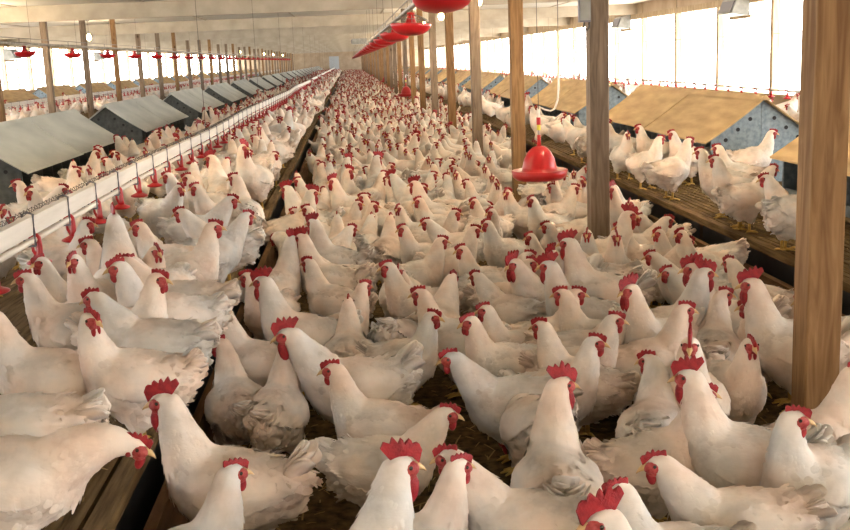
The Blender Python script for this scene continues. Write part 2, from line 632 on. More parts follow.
# ------------------------------------------------------------------ nest boxes
def make_nest(name, length, roof_mat, galv, hw=.47, ze=.66, zr=.99, both=True):
    """double sided nest: local Y along the house, origin on the deck in the middle of the near end"""
    root = empty(name)
    L = length
    e = ze - ZS
    r = zr - ZS
    bw = hw - .06
    # body frame: back divider, floor and dividers as separate parts
    MB().box(-.012, .012, .03, L - .03, .06, r - .05).build('centre_panel', M_NEST_DARK, root)
    MB().box(-bw, bw, .03, L - .03, .05, .07).build('nest_floor', M_NEST_DARK, root)
    nb = int(L / .3)
    dv = MB().add([(-bw, 0, .07), (bw, 0, .07), (bw, 0, e + .0), (0, 0, r - .03), (-bw, 0, e),
                   (-bw, .012, .07), (bw, .012, .07), (bw, .012, e), (0, .012, r - .03), (-bw, .012, e)],
                  [(0, 1, 2, 3, 4), (9, 8, 7, 6, 5), (0, 5, 6, 1), (1, 6, 7, 2), (2, 7, 8, 3), (3, 8, 9, 4), (4, 9, 5, 0)]).mesh('divider', galv)
    for k in range(1, nb):
        link('divider', dv, root, (0, k * L / nb, 0))
    for s in (-1, 1):
        MB().box(s * bw - .01, s * bw + .01, .03, L - .03, .07, .15).build('front_lip', galv, root)
        MB().tube([(s * (bw + .10), .0, .10), (s * (bw + .10), L, .10)], .014, 6).build('perch_rail', M_SLAT, root)
        for yy in (.15, L - .15):
            MB().box(min(s * bw, s * (bw + .1)), max(s * bw, s * (bw + .1)), yy - .012, yy + .012, .08, .10).build('perch_bracket', galv, root)
    gable = MB().add([(-bw - .02, 0, .0), (bw + .02, 0, .0), (bw + .02, 0, e + .01), (0, 0, r - .015), (-bw - .02, 0, e + .01),
                      (-bw - .02, .02, .0), (bw + .02, .02, .0), (bw + .02, .02, e + .01), (0, .02, r - .015), (-bw - .02, .02, e + .01)],
                     [(0, 1, 2, 3, 4), (9, 8, 7, 6, 5), (0, 5, 6, 1), (1, 6, 7, 2), (2, 7, 8, 3), (3, 8, 9, 4), (4, 9, 5, 0)]).mesh('gable_panel', galv)
    hole = MB().tube([(0, -.004, 0), (0, .002, 0)], .017, 10).mesh('vent_hole_shade', M_BLACK)  # flat black disc standing for the shade inside an open hole
    for yy in (0, L - .02):
        g = link('gable_panel', gable, root, (0, yy, 0))
        for s in (-1, 1):
            for k in range(3):
                t = .25 + .25 * k
                h = link('vent_hole_shade', hole, g, (s * bw * t, 0 if yy == 0 else .022, e + (r - e) * (1 - t) - .085))
        MB().box(-.006, .006, -.006 if yy == 0 else .02, 0 if yy == 0 else .026, .02, r - .03).build('seam', galv, g)
    # roof: two sheets on each side with an overlap at mid length, and a ridge cap
    for s in (-1, 1):
        for k in range(2):
            y0 = -.06 + k * (L / 2 + .06) - (.02 if k else 0)
            y1 = L / 2 + .01 if k == 0 else L + .06
            lift = .008 * (k + 1)
            n = 6
            vs = []
            for j in (0, 1):
                for i in range(n + 1):
                    t = i / n
                    x = s * hw * 1.06 * t
                    sag = -.012 * math.sin(PI * t)
                    z = r + (e - r) * t * 1.06 + lift + sag
                    yv = (y0, y1)[j]
                    vs.append((x, yv, z))
                    vs.append((x, yv, z - .012))
            fs = []
            m = 2 * (n + 1)
            for i in range(n):
                a = 2 * i
                fs += [(a, a + 2, m + a + 2, m + a), (a + 1, m + a + 1, m + a + 3, a + 3), (a, a + 1, a + 3, a + 2), (m + a, m + a + 2, m + a + 3, m + a + 1)]
            fs += [(0, m, m + 1, 1), (m - 2, m - 1, 2 * m - 1, 2 * m - 2)]
            MB().add(vs, fs).build('roof_panel', roof_mat, root)
    MB().add([(-.05, -.06, r - .015), (0, -.06, r + .03), (.05, -.06, r - .015), (-.05, L + .06, r - .015), (0, L + .06, r + .03), (.05, L + .06, r - .015)],
             [(0, 1, 4, 3), (1, 2, 5, 4), (0, 2, 1), (3, 4, 5)]).build('ridge_cap', roof_mat, root)
    for s in (-1, 1):
        for yy in (.1, L - .1):
            MB().box(s * bw - .02, s * bw + .02, yy - .02, yy + .02, 0, .06).build('foot', M_STUD, root)
    return root


def copy_tree(o, parent=None):
    c = o.copy()
    COL.objects.link(c)
    c.parent = parent
    for ch in list(o.children):
        copy_tree(ch, c)
    return c


proto_l = make_nest('nest_box', 3.5, M_ROOF_GREY, M_GALV_DARK)
proto_r = make_nest('nest_box', 3.6, M_ROOF_TAN, M_GALV)
NEST_L, NEST_R = -3.13, 3.40


def place_nests(proto, x, y0, per, n, labels, far_label, group):
    for i in range(n):
        o = proto if i == 0 else copy_tree(proto)
        o.location = (x, y0 + i * per, ZS)
        tag(o, labels[i] if i < len(labels) else far_label, 'nest box', group)


fl = [None] + ['grey roofed nest box, %s from the camera in the row beside the left water line' % ordinal(k) for k in range(2, 15)]
fl[0] = 'nearest grey sheet roofed nest box at the left edge of the picture'
place_nests(proto_l, NEST_L, 8.65, 5.05, 21, fl, 'distant grey roofed nest box in the left row', 'grey roofed nest boxes')
fr = ['tan roofed nest box half hidden behind the nearest post', 'tan roofed nest box with blue grey gable between the grey post and the nearest post']
fr += ['tan roofed nest box, %s from the camera in the row beside the right slats' % ordinal(k) for k in range(3, 15)]
place_nests(proto_r, NEST_R, 3.4, 5.05, 22, fr, 'distant tan roofed nest box in the right row', 'tan roofed nest boxes right')
pl2 = copy_tree(proto_r)
place_nests(pl2, -9.7, 23.6, 5.05, 18, ['tan roofed nest box below the left windows, %s from the left edge' % ordinal(k) for k in range(1, 12)],
            'distant tan roofed nest box below the left windows', 'tan roofed nest boxes left')


# ------------------------------------------------------------------ nipple drinker lines
def cup_mesh(n=14):
    b = MB()
    # arm hooked over the pipe (pipe centre at origin), stem and shallow dish
    b.tube([(-.016, 0, -.012), (-.018, 0, .006), (-.008, 0, .019), (.006, 0, .019), (.016, 0, .006), (.017, 0, -.02), (.014, 0, -.06), (.012, 0, -.082)], [.008, .010, .011, .011, .011, .012, .015, .020], 6)
    b.tube([(-.016, 0, -.012), (-.012, 0, -.05), (.004, 0, -.08)], [.006, .007, .009], 6)
    b.lathe([(.004, -.078), (.018, -.082), (.034, -.090), (.054, -.098), (.055, -.105), (.040, -.112), (.012, -.114), (.0, -.114)], (.008, 0, 0), n)
    return b.mesh('drip_cup', M_REDPL, True)


CUP = cup_mesh()
CUP_LO = cup_mesh(7)
CLIP = MB().tube([(.022, 0, -.018), (-.02, 0, -.02), (-.024, 0, .02), (-.022, 0, .12), (.0, 0, .128), (.024, 0, .118), (.022, 0, .03), (.022, 0, -.018)], .0055, 6).mesh('clip', M_CLIP, True)


def water_line(x, z, y0, y1, label, n_ind, rail=True, cord_every=6.2, sp=.56):
    root = empty('drinker_line', (x, y0, z))
    tag(root, label, 'drinker line')
    L = y1 - y0

    def sag(y):
        return .012 * math.sin(y * .9) + .01 * math.sin(y * .37 + 1), .010 * math.sin(y * .5 + .4)
    ys = [k * .8 for k in range(int(min(L, 60) / .8) + 1)] + [L]
    pts = [(sag(y)[0], y, sag(y)[1]) for y in ys]
    MB().tube(pts, .0145, 8).build('pipe', M_PVC, root, True)
    vs, fs = [], []
    for p in pts:
        for dx, dz in ((-.018, .03), (.018, .03), (.018, .108), (-.018, .108)):
            vs.append((p[0] + dx, p[1], p[2] + dz))
    for i in range(len(pts) - 1):
        for k in range(4):
            k2 = (k + 1) % 4
            fs.append((i * 4 + k, i * 4 + k2, i * 4 + 4 + k2, i * 4 + 4 + k))
    fs += [(3, 2, 1, 0), tuple(range(len(vs) - 4, len(vs)))]
    if rail:
        MB().add(vs, fs).build('rail', M_RAIL, root)
    # coiled anti-roost wire above the rail
    wv = []
    n = int(min(L, 14) / .012)
    for k in range(n):
        y = k * .012
        a = k * 1.9
        wv.append((sag(y)[0] - .012 + .012 * math.cos(a), y, sag(y)[1] + .125 + .012 * math.sin(a)))
    if rail:
        MB().tube(wv, .0016, 3).build('roost_wire', M_CORD, root)
    far_c, y = MB(), (.601 if x == -1.42 else .35)
    tv = [v.co.copy() for v in CUP_LO.vertices]
    tf = [tuple(p.vertices) for p in CUP_LO.polygons]
    k = 0
    while y < L - .5:
        sx, sz = sag(y)
        if k < n_ind:
            c = link('drip_cup', CUP, root, (sx, y, sz))
            link('clip', CLIP, root, (sx, y - .07, sz))
        elif y < 70:
            far_c.add([(v.x + sx, v.y + y, v.z + sz) for v in tv], tf)
        y += sp
        k += 1
    if far_c.v:
        o = far_c.build('far_drip_cups', M_REDPL, root, True)
        o['kind'] = 'stuff'
    y = 1.9
    cm = MB().tube([(0, 0, .12), (0, 0, ZC - z)], .0028, 5).mesh('hanger_cord', M_CORD)
    while y < L:
        link('hanger_cord', cm, root, (sag(y)[0], y, 0))
        y += cord_every
    return root


wl = water_line(-1.42, .715, 2.2, 112, 'white water line with red drip cups running along the left slats', 46, sp=.588)
water_line(-7.2, .74, 12, 112, 'second white water line with red cups beyond the grey nest boxes', 40)
water_line(6.1, .78, 5, 112, 'thin water line in front of the bright right windows', 24, rail=False)


# ------------------------------------------------------------------ feed lines raised under the ceiling
def pan_parts():
    b = MB()
    b.lathe([(.0, -.085), (.06, -.082), (.115, -.070), (.16, -.045), (.186, -.008), (.193, .016), (.188, .018), (.176, -.002), (.13, -.045), (.05, -.066), (.0, -.068)], n=32)
    pan = b.mesh('feeder_pan', M_REDPL, True)
    b = MB()
    b.lathe([(.075, -.045), (.062, .0), (.045, .045), (.036, .075), (.036, .115), (.0, .115)], n=20)
    cone = b.mesh('cone', M_REDPL, True)
    b = MB()
    for k in range(12):
        a = 2 * PI * k / 12
        c, s = math.cos(a), math.sin(a)
        b.tube([(.184 * c, .184 * s, .012), (.15 * c, .15 * s, .055), (.09 * c, .09 * s, .085), (.036 * c, .036 * s, .095)], .003, 4)
    ring = [(.152 * math.cos(2 * PI * k / 24), .152 * math.sin(2 * PI * k / 24), .054) for k in range(25)]
    b.tube(ring, .003, 4, cap=False)
    gr = b.mesh('grill', M_WIRE)
    return pan, cone, gr


PAN, CONE, GRILL = pan_parts()


def feed_line(x, z, y0, y1, sp, label, n_ind, zj=0):
    root = empty('feed_line', (x, y0, z))
    tag(root, label, 'feed line')
    L = y1 - y0
    MB().tube([(0, -2.0, .15), (0, L, .15)], .024, 8).build('auger_pipe', M_STEEL, root, True)
    MB().tube([(.0, -2.0, .235), (0, L, .235)], .006, 5).build('support_cable', M_WIRE, root)
    hang = MB().tube([(0, 0, .15), (0, 0, ZC - z)], .003, 5).mesh('hanger_cord', M_CORD)
    k = 0
    y = 0
    while y < L:
        p = link('feeder_pan', PAN, root, (0, y, .055 if (k == 0 and x > 0) else 0))
        p.scale = (.93, .93, .97)
        p.rotation_euler = (rng.uniform(-.05, .05), rng.uniform(-.05, .05), 0)
        link('cone', CONE, p)
        if k < 22:
            link('grill', GRILL, p)
        link('hanger_cord', hang, root, (0, y + .4, 0))
        if k < 14:
            h = [(.0, y - .25 + .025 * math.cos(a), .19 + .045 * math.sin(a)) for a in [2 * PI * q / 10 for q in range(11)]]
            MB().tube(h, .005, 5).build('pulley_ring', M_WIRE, root)
        y += sp
        k += 1
    return root


feed_line(.56, 1.705, 6.1, 100, SP, 'raised feed line with red pans over the middle of the litter', 30)
feed_line(-5.45, 1.79, 18.4, 100, SP, 'raised feed line with red pans before the left windows', 30)


# ------------------------------------------------------------------ bell drinkers
def make_bell():
    root = empty('bell_drinker')
    b = MB()
    b.lathe([(.0, .20), (.022, .198), (.05, .188), (.085, .155), (.115, .10), (.128, .045), (.135, .012), (.165, .006), (.205, .018), (.212, .014),
             (.205, -.03), (.175, -.055), (.14, -.058), (.128, -.03), (.0, -.03)], n=40)
    b.build('bell', M_REDPL, root, True)
    MB().tube([(0, 0, .19), (0, 0, .28)], [.017, .013], 10).build('neck', M_REDPL, root, True)
    MB().tube([(0, 0, .28), (0, 0, .315)], .008, 8).build('spring_hanger', M_STEEL, root)
    MB().tube([(0, 0, .315), (0, 0, .355)], .014, 8).build('valve_ring', M_YELLOW, root)
    MB().tube([(0, 0, .355), (0, 0, .41)], .016, 8).build('valve_body', M_REDPL, root)
    MB().tube([(0, 0, .41), (0, 0, .47)], .013, 8).build('filter', M_WHITEHOSE, root)
    MB().tube([(0, 0, .36), (0, 0, ZC - .548)], .003, 5).build('hanging_cord', M_CORD, root)
    ctrl = [(.0, .47), (.012, .485), (.05, .465), (.095, .452), (.13, .47), (.15, .53), (.158, .61), (.160, .72)]
    pts = [(x, .02, z) for x, z in ctrl]
    MB().tube([(.160, .02, .70), (.165, .02, ZC - .548)], .0035, 5).build('feed_cord', M_CORD, root)
    MB().tube(pts, .008, 6).build('water_hose', M_WHITEHOSE, root, True)
    return root


bell = make_bell()
bell_spots = [(1.40, 7.75), (1.42, 26.4), (1.55, 44.5), (1.6, 63)]
bl = ['large red bell drinker hanging just above the hens beside the tan post', 'second red bell drinker hanging farther down the post row',
      'third small red bell drinker far down the litter', 'farthest tiny orange red bell drinker down the litter']
for i, (x, y) in enumerate(bell_spots):
    o = bell if i == 0 else copy_tree(bell)
    o.location = (x, y, .548)
    tag(o, bl[i], 'drinker', 'bell drinkers')


# ------------------------------------------------------------------ lamps
def make_lamp():
    root = empty('ceiling_bulb')
    MB().tube([(0, 0, 0), (0, 0, -.03)], .05, 12).build('base_plate', M_HOOD, root)
    MB().tube([(0, 0, -.03), (0, 0, -.28)], .004, 6).build('flex', M_CORD, root)
    MB().tube([(0, 0, -.28), (0, 0, -.35)], .026, 10).build('socket', M_HOOD, root)
    b = MB().lathe([(.0, -.515), (.035, -.505), (.058, -.475), (.061, -.44), (.042, -.385), (.024, -.35), (0, -.35)], n=14)
    b.build('bulb', M_BULB, root, True)
    return root


lamp = make_lamp()
ld = bpy.data.lights.new('bulb_light', 'POINT')
ld.energy = BULB_POWER
ld.color = (1.0, .79, .53)
ld.shadow_soft_size = .06
LAMPS = [(-4.0, -1.6), (-1.7, 7.5), (2.2, -1.4), (2.15, 7.2), (2.15, 12.1), (2.13, 17.0), (2.04, 22.7), (2.1, 28.5), (2.1, 34.3), (2.1, 41), (2.1, 48), (2.1, 56), (2.1, 66), (2.1, 76), (2.1, 88), (2.1, 102)]  # first three unseen, added as foreground fill; far row thickened to even the light
LAMPS += [(-7.0, 13.0), (-6.7, 20.0), (-6.54, 27.6), (-7.0, 70), (-7.0, 90), (-6.8, 98), (-6.8, 112)]
for i, (x, y) in enumerate(LAMPS):
    o = lamp if i == 0 else copy_tree(lamp)
    o.location = (x, y, ZC)
    L = link('bulb_light', ld, o, (0, 0, -.60))
    lab = 'lit ceiling bulb above the post line, %s of the row' % ordinal(max(1, i - 1))
    if i < 2:
        lab = ['unseen ceiling bulb added for fill light by the near doorway', 'unseen ceiling bulb added for fill light above the near left slats'][i]
    g = 'bulbs above the post line'
    if x < -5:
        lab = 'lit ceiling bulb near the left windows, %s of the row' % ordinal(i - 15)
        g = 'bulbs near the left windows'
    if (x, y) == (2.04, 22.7):
        lab = 'bright glowing bulb seen just below the nearest red feeder pan'
    if (x, y) == (-6.54, 27.6):
        lab = 'bright glowing bulb beside a post at the upper left'
    tag(o, lab, 'light bulb', g)


# ------------------------------------------------------------------ wall hoods, heater, reflector
def make_hood():
    root = empty('vent_hood')
    vs = [(-.06, -.5, .0), (-.06, .5, .0), (-.06, .5, .42), (-.06, -.5, .42), (-.42, -.42, .06), (-.42, .42, .06), (-.30, .42, .36), (-.30, -.42, .36)]
    MB().add(vs, [(0, 1, 2, 3), (4, 7, 6, 5), (0, 4, 5, 1), (3, 2, 6, 7), (0, 3, 7, 4), (1, 5, 6, 2)]).build('housing', M_HOOD, root)
    MB().add([(-.43, -.36, .10), (-.43, .36, .10), (-.34, .36, .32), (-.34, -.36, .32), (-.40, -.36, .10), (-.40, .36, .10), (-.31, .36, .32), (-.31, -.36, .32)],
             [(0, 3, 2, 1), (4, 5, 6, 7), (0, 1, 5, 4), (2, 3, 7, 6), (0, 4, 7, 3), (1, 2, 6, 5)]).build('flap', M_CLIP, root)
    MB().box(-.09, .0, -.6, .6, -.05, .02).build('support_rail', M_STUD, root)
    return root


hood = make_hood()
for i, (x, y, s, lab) in enumerate([(XR - .03, 22.2, 1, 'grey vent hood on the right wall above the big nest box'), (XR - .03, 31.5, 1, 'smaller looking vent hood farther along the right wall'),
                                    (XL + .03, 39.5, -1, 'grey vent hood on the left wall at the left edge'), (XL + .03, 53, -1, 'small vent hood on the left wall beside the bulb')]):
    o = hood if i == 0 else copy_tree(hood)
    o.location = (x, y, 2.02 if s > 0 else 1.95)
    o.rotation_euler = (0, 0, 0 if s > 0 else PI)
    tag(o, lab, 'vent', 'wall vent hoods')
h = empty('heater_unit', (.55, 46, 2.12))
tag(h, 'grey box heater hanging from the ceiling far down the aisle', 'heater')
MB().box(-.32, .32, -.25, .25, 0, .24).build('casing', M_HOOD, h)
MB().box(-.36, -.32, -.2, .2, .04, .2).build('outlet', M_CLIP, h)
for sx in (-.25, .25):
    MB().tube([(sx, 0, .24), (sx, 0, ZC - 2.12)], .008, 6).build('hanging_rod', M_WIRE, h)
rf = empty('reflector_lamp', (-6.3, 19.3, 2.2))
tag(rf, 'unlit grey reflector lamp hanging at the upper left corner', 'lamp')
MB().lathe([(.04, .1), (.08, .08), (.19, .0), (.2, -.015), (.19, -.005), (.07, .07), (.0, .075)], n=24).build('shade', M_HOOD, rf, True)
MB().tube([(0, 0, .08), (0, 0, ZC - 2.2)], .004, 6).build('hanging_cord', M_CORD, rf)
# ------------------------------------------------------------------ chickens
def catmull(keys, sub):
    K = np.array(keys, float)
    out = []
    n = len(K)
    for i in range(n - 1):
        p0, p1, p2, p3 = K[max(i - 1, 0)], K[i], K[i + 1], K[min(i + 2, n - 1)]
        for j in range(sub):
            t = j / sub
            out.append(.5 * ((2 * p1) + (-p0 + p2) * t + (2 * p0 - 5 * p1 + 4 * p2 - p3) * t * t + (-p0 + 3 * p1 - 3 * p2 + p3) * t ** 3))
    out.append(K[-1])
    return np.array(out)


def loft(mb, keys, sub=4, n=16):
    """keys: x,y,z,half width,half height"""
    P = catmull(keys, sub)
    vs, fs = [], []
    m = len(P)
    for i in range(m):
        c = Vector(P[i][:3])
        t = (Vector(P[min(i + 1, m - 1)][:3]) - Vector(P[max(i - 1, 0)][:3])).normalized()
        s = Vector((0, 1, 0)) - t * t.y
        s.normalize()
        u = s.cross(t)
        for k in range(n):
            a = 2 * PI * k / n
            vs.append(c + s * (P[i][3] * math.cos(a)) + u * (P[i][4] * math.sin(a)))
    for i in range(m - 1):
        for k in range(n):
            k2 = (k + 1) % n
            fs.append((i * n + k, i * n + k2, (i + 1) * n + k2, (i + 1) * n + k))
    a = len(vs)
    vs += [Vector(P[0][:3]), Vector(P[-1][:3])]
    for k in range(n):
        k2 = (k + 1) % n
        fs.append((a, k2, k))
        fs.append((a + 1, (m - 1) * n + k, (m - 1) * n + k2))
    mb.add(vs, fs)
    return P


POSES = {  # neck keys (x, z, r) then head centre (x, z), head pitch, trunk pitch, tail pitch
    't': ([(.070, .225, .078), (.092, .285, .066), (.112, .340, .051), (.122, .385, .039), (.128, .415, .031), (.131, .437, .022)], (.142, .424), -8, 15, 38),
    'm': ([(.080, .235, .078), (.115, .290, .064), (.148, .333, .050), (.168, .364, .039), (.178, .386, .031), (.184, .402, .022)], (.195, .390), -12, 6, 32),
    'l': ([(.080, .235, .080), (.135, .268, .068), (.185, .288, .054), (.222, .292, .042), (.246, .288, .033), (.262, .282, .022)], (.268, .277), -22, -3, 12),
    'p': ([(.090, .220, .076), (.150, .210, .062), (.200, .168, .049), (.230, .122, .039), (.243, .092, .031), (.250, .076, .022)], (.255, .080), -55, -10, 42),
}


def rot_about(p, ang, c):
    x, z = p[0] - c[0], p[1] - c[1]
    ca, sa = math.cos(ang), math.sin(ang)
    return (c[0] + x * ca - z * sa, c[1] + x * sa + z * ca)


def voxel(mb, size, smooth, decim=None):
    me = mb.mesh('tmp', M_FEATHER)
    o = bpy.data.objects.new('tmp', me)
    COL.objects.link(o)
    r = o.modifiers.new('r', 'REMESH')
    r.mode = 'VOXEL'
    r.voxel_size = size
    s = o.modifiers.new('s', 'SMOOTH')
    s.factor = .5
    s.iterations = smooth
    if decim:
        d = o.modifiers.new('d', 'DECIMATE')
        d.ratio = decim
    dg = bpy.context.evaluated_depsgraph_get()
    res = bpy.data.meshes.new_from_object(o.evaluated_get(dg))
    bpy.data.objects.remove(o)
    bpy.data.meshes.remove(me)
    return res


def head_frame(yaw, pitch):
    y, p = math.radians(yaw), math.radians(pitch)
    f = Vector((math.cos(y) * math.cos(p), math.sin(y) * math.cos(p), math.sin(p)))
    lat = Vector((-math.sin(y), math.cos(y), 0))
    return f, lat, f.cross(lat)


def comb_mesh(mb, H, ax, rooster, mi=0, lod=0):
    f, l, u = ax
    r = random.Random(int((H.x + H.y * 3 + H.z * 7) * 1000))
    hh = .044 if rooster else .021
    base = [(.040, .008), (.028, .020), (.012, .025), (-.006, .024), (-.022, .016)]
    x0, x1 = (.046, -.045) if rooster else (.043, -.024)
    n = 5 if lod == 0 else 3
    top = []
    for i in range(n):
        t = (i + .5) / n
        x = x0 + (x1 - x0) * t
        peak = hh * (.28 + .78 * math.sin(PI * (.10 + .75 * t))) * r.uniform(.85, 1.1)
        z = .018 + peak
        w = abs(x1 - x0) / n
        top += [(x + w * .45, .018 + peak * .5), (x + w * .05, z - peak * .10), (x - w * .22, z), (x - w * .34, z - peak * .12)]
    top.append((x1, .024 + hh * .35))
    prof = base[:1] + top + base[::-1][:-1]
    th = .0055 if rooster else .0042
    nn = len(prof)
    vs = []
    cx = sum(p[0] for p in prof) / nn
    cz = sum(p[1] for p in prof) / nn
    for s in (-1, 1):
        for x, z in prof:
            k = th * (1.0 if z < .03 else .5) * r.uniform(.85, 1.15)
            vs.append(H + f * x + u * z + l * (s * k))
    vs += [H + f * cx + u * (cz - .004) - l * (th * 1.2), H + f * cx + u * (cz - .004) + l * (th * 1.2)]
    fs = []
    for k in range(nn):
        k2 = (k + 1) % nn
        fs += [(k, k2, 2 * nn), (nn + k2, nn + k, 2 * nn + 1), (k, nn + k, nn + k2, k2)]
    mb.add(vs, fs, mi)


def wattle_mesh(mb, H, ax, rooster, mi=0, nu=8, nv=6):
    f, l, u = ax
    for s in (-1, 1):
        if rooster:
            mb.ell(H + f * .026 - u * .043 + l * (s * .010), ax, (.017, .007, .030), nu, nv, mi)
        else:
            mb.ell(H + f * .026 - u * .029 + l * (s * .009), ax, (.011, .006, .017), nu, nv, mi)


def face_mesh(mb, H, ax, mi=0, nu=10, nv=7):
    f, l, u = ax
    for s in (-1, 1):
        mb.ell(H + f * .016 - u * .002 + l * (s * .0080), ax, (.0240, .0158, .0170), nu, nv, mi)
        mb.ell(H + f * .019 - u * .013 + l * (s * .0065), ax, (.0165, .0125, .0130), nu, nv, mi)
    mb.ell(H - f * .004 - u * .012 + l * .017, ax, (.008, .006, .009), 6, 5, mi)
    mb.ell(H - f * .004 - u * .012 - l * .017, ax, (.008, .006, .009), 6, 5, mi)


def beak_mesh(mb, H, ax, mi=0, n=8):
    f, l, u = ax
    vs = []
    st = [(.030, .012, .0105, .004), (.042, .0085, .0078, .002), (.052, .005, .0045, -.002), (.060, .0012, .0012, -.008)]
    for d, w, h, dz in st:
        for k in range(n):
            a = 2 * PI * k / n
            vs.append(H + f * d + l * (w * math.cos(a)) + u * (h * math.sin(a) + dz - .002))
    fs = []
    for i in range(3):
        for k in range(n):
            k2 = (k + 1) % n
            fs.append((i * n + k, i * n + k2, (i + 1) * n + k2, (i + 1) * n + k))
    fs.append(tuple(3 * n + k for k in range(n)))
    mb.add(vs, fs, mi)


def leg_mesh(mb, s, mi=0, n=6):
    mb.tube([(.0, s * .052, .125), (-.008, s * .054, .075), (-.010, s * .055, .018)], [.012, .0085, .009], n, mi)
    for a, L in ((0, .062), (28, .054), (-28, .054), (180, .028)):
        c, d = math.cos(math.radians(a)), math.sin(math.radians(a))
        x, y = -.010, s * .055
        mb.tube([(x, y, .014), (x + c * L * .55, y + d * L * .55, .012), (x + c * L, y + d * L, .004)], [.008, .0065, .003], 5 if n > 4 else 4, mi)


def make_variant(pose, turn, rooster, tailseed):
    r = random.Random(tailseed * 7 + 3)
    nk, hc, hp, tp, tailp = POSES[pose]
    ta = math.radians(tp)
    C0 = (-.01, .205)
    trunk = [(-.205, .292, .014, .018), (-.178, .275, .042, .044), (-.135, .250, .070, .072), (-.075, .222, .094, .094), (-.01, .207, .104, .103),
             (.05, .212, .100, .098), (.10, .228, .078, .082), (.135, .245, .040, .048)]
    TK = []
    for x, z, w, h in trunk:
        x2, z2 = rot_about((x * .93, z), ta, C0)
        w, h = w * 1.05, h * 1.05
        TK.append((x2, 0, z2, w, h))
    raw = MB()
    loft(raw, TK, 4, 18)
    yr = math.radians(turn)
    stretch = 1.10 if rooster else 1.0
    NK = []
    for i, (x, z, rr) in enumerate(nk):
        t = i / (len(nk) - 1)
        x2, z2 = x, .225 + (z - .225) * (stretch if pose in 'tm' else 1)
        NK.append((x2 - .012 * t * (1 - math.cos(yr)), .018 * math.sin(yr) * t, z2, rr * (1.0 if not rooster else 1.06), rr * (1.0 if not rooster else 1.06)))
    loft(raw, NK, 4, 14)
    H = Vector((hc[0] - .02 * (1 - math.cos(yr)), .018 * math.sin(yr) + .010 * math.sin(yr), .225 + (hc[1] - .225) * (stretch if pose in 'tm' else 1)))
    ax = head_frame(turn, hp)
    raw.ell(H, ax, (.036, .0235, .027), 14, 10)
    for s in (-1, 1):
        loft(raw, [(-.015, s * .045, .20, .052, .066), (-.006, s * .052, .14, .046, .056), (-.004, s * .053, .095, .034, .040), (-.002, s * .053, .066, .018, .019), (0, s * .053, .056, .009, .009)], 3, 10)
    # cushion and vent fluff
    raw.ell((-.015, 0, .165), (Vector((1, 0, 0)), Vector((0, 1, 0)), Vector((0, 0, 1))), (.112, .088, .088), 14, 10)
    raw.ell((-.12, 0, .180), (Vector((1, 0, 0)), Vector((0, 1, 0)), Vector((0, 0, 1))), (.062, .062, .060), 12, 8)

    body = voxel(raw, .0085, 7)
    # ruffle the rear
    bm = bmesh.new()
    bm.from_mesh(body)
    bm.normal_update()
    for v in bm.verts:
        w = min(1, max(0, (-v.co.x + .02) / .12))
        hd = (v.co - H).length
        amp = .0015 + .0075 * w
        if hd < .06:
            amp = .0
        q = v.co * 38
        v.co += v.normal * (noise.noise(q + Vector((tailseed, 0, 0))) * amp)
    bm.to_mesh(body)
    bm.free()
    body.polygons.foreach_set('use_smooth', [True] * len(body.polygons))
    body.name = 'rooster' if rooster else 'hen'
    vs = [v.co.copy() for v in body.vertices]
    fs = [tuple(p.vertices) for p in body.polygons]
    bvh = BVHTree.FromPolygons(vs, fs)

    # small contour feathers lying on the body (scale like, tips lifted)
    pl = MB()
    body.calc_loop_triangles()
    tris = [(t.vertices[0], t.vertices[1], t.vertices[2]) for t in body.loop_triangles]
    A = np.array([[vs[i][:] for i in t] for t in tris])
    area = np.linalg.norm(np.cross(A[:, 1] - A[:, 0], A[:, 2] - A[:, 0]), axis=1)
    cum = np.cumsum(area) / area.sum()
    neck_top = Vector(NK[-2][:3])
    neck_bot = Vector(NK[1][:3])
    nt_dir = (neck_bot - neck_top).normalized()
    for _ in range(900):
        t = int(np.searchsorted(cum, r.random()))
        a, b = r.random(), r.random()
        if a + b > 1:
            a, b = 1 - a, 1 - b
        p = Vector(A[t][0]) * (1 - a - b) + Vector(A[t][1]) * a + Vector(A[t][2]) * b
        n = (Vector(A[t][1]) - Vector(A[t][0])).cross(Vector(A[t][2]) - Vector(A[t][0])).normalized()
        if (p - H).length < .048 or p.z < .085:
            continue
        on_neck = (p - neck_top).length < (neck_bot - neck_top).length * .95
        d = nt_dir.copy() if on_neck else Vector((-1, 0, -.28 if p.x > -.05 else .05))
        d += Vector((r.uniform(-.2, .2), r.uniform(-.2, .2), r.uniform(-.2, .2)))
        d -= n * d.dot(n)
        if d.length < .1:
            continue
        d.normalize()
        s = d.cross(n)
        L = r.uniform(.018, .026) if on_neck else r.uniform(.022, .036)
        w = L * (.22 if on_neck else .34)
        lift = .0016 if on_neck else (.0022 if p.x > -.08 else .006)
        pl.add([p - n * .002, p + d * L * .5 + s * w + n * .0002, p + d * L * .5 - s * w + n * .0002, p + d * L * .92 + s * w * .5 + n * lift * .8,
                p + d * L * .92 - s * w * .5 + n * lift * .8, p + d * L + n * lift, p + d * L * .55 + n * .0016],
               [(0, 6, 1), (0, 2, 6), (1, 6, 3), (2, 4, 6), (3, 6, 5), (4, 5, 6)])
    plum = pl.mesh('plumage', M_FEATHER, True)

    # wings: layered shells laid on the flanks
    wings = []
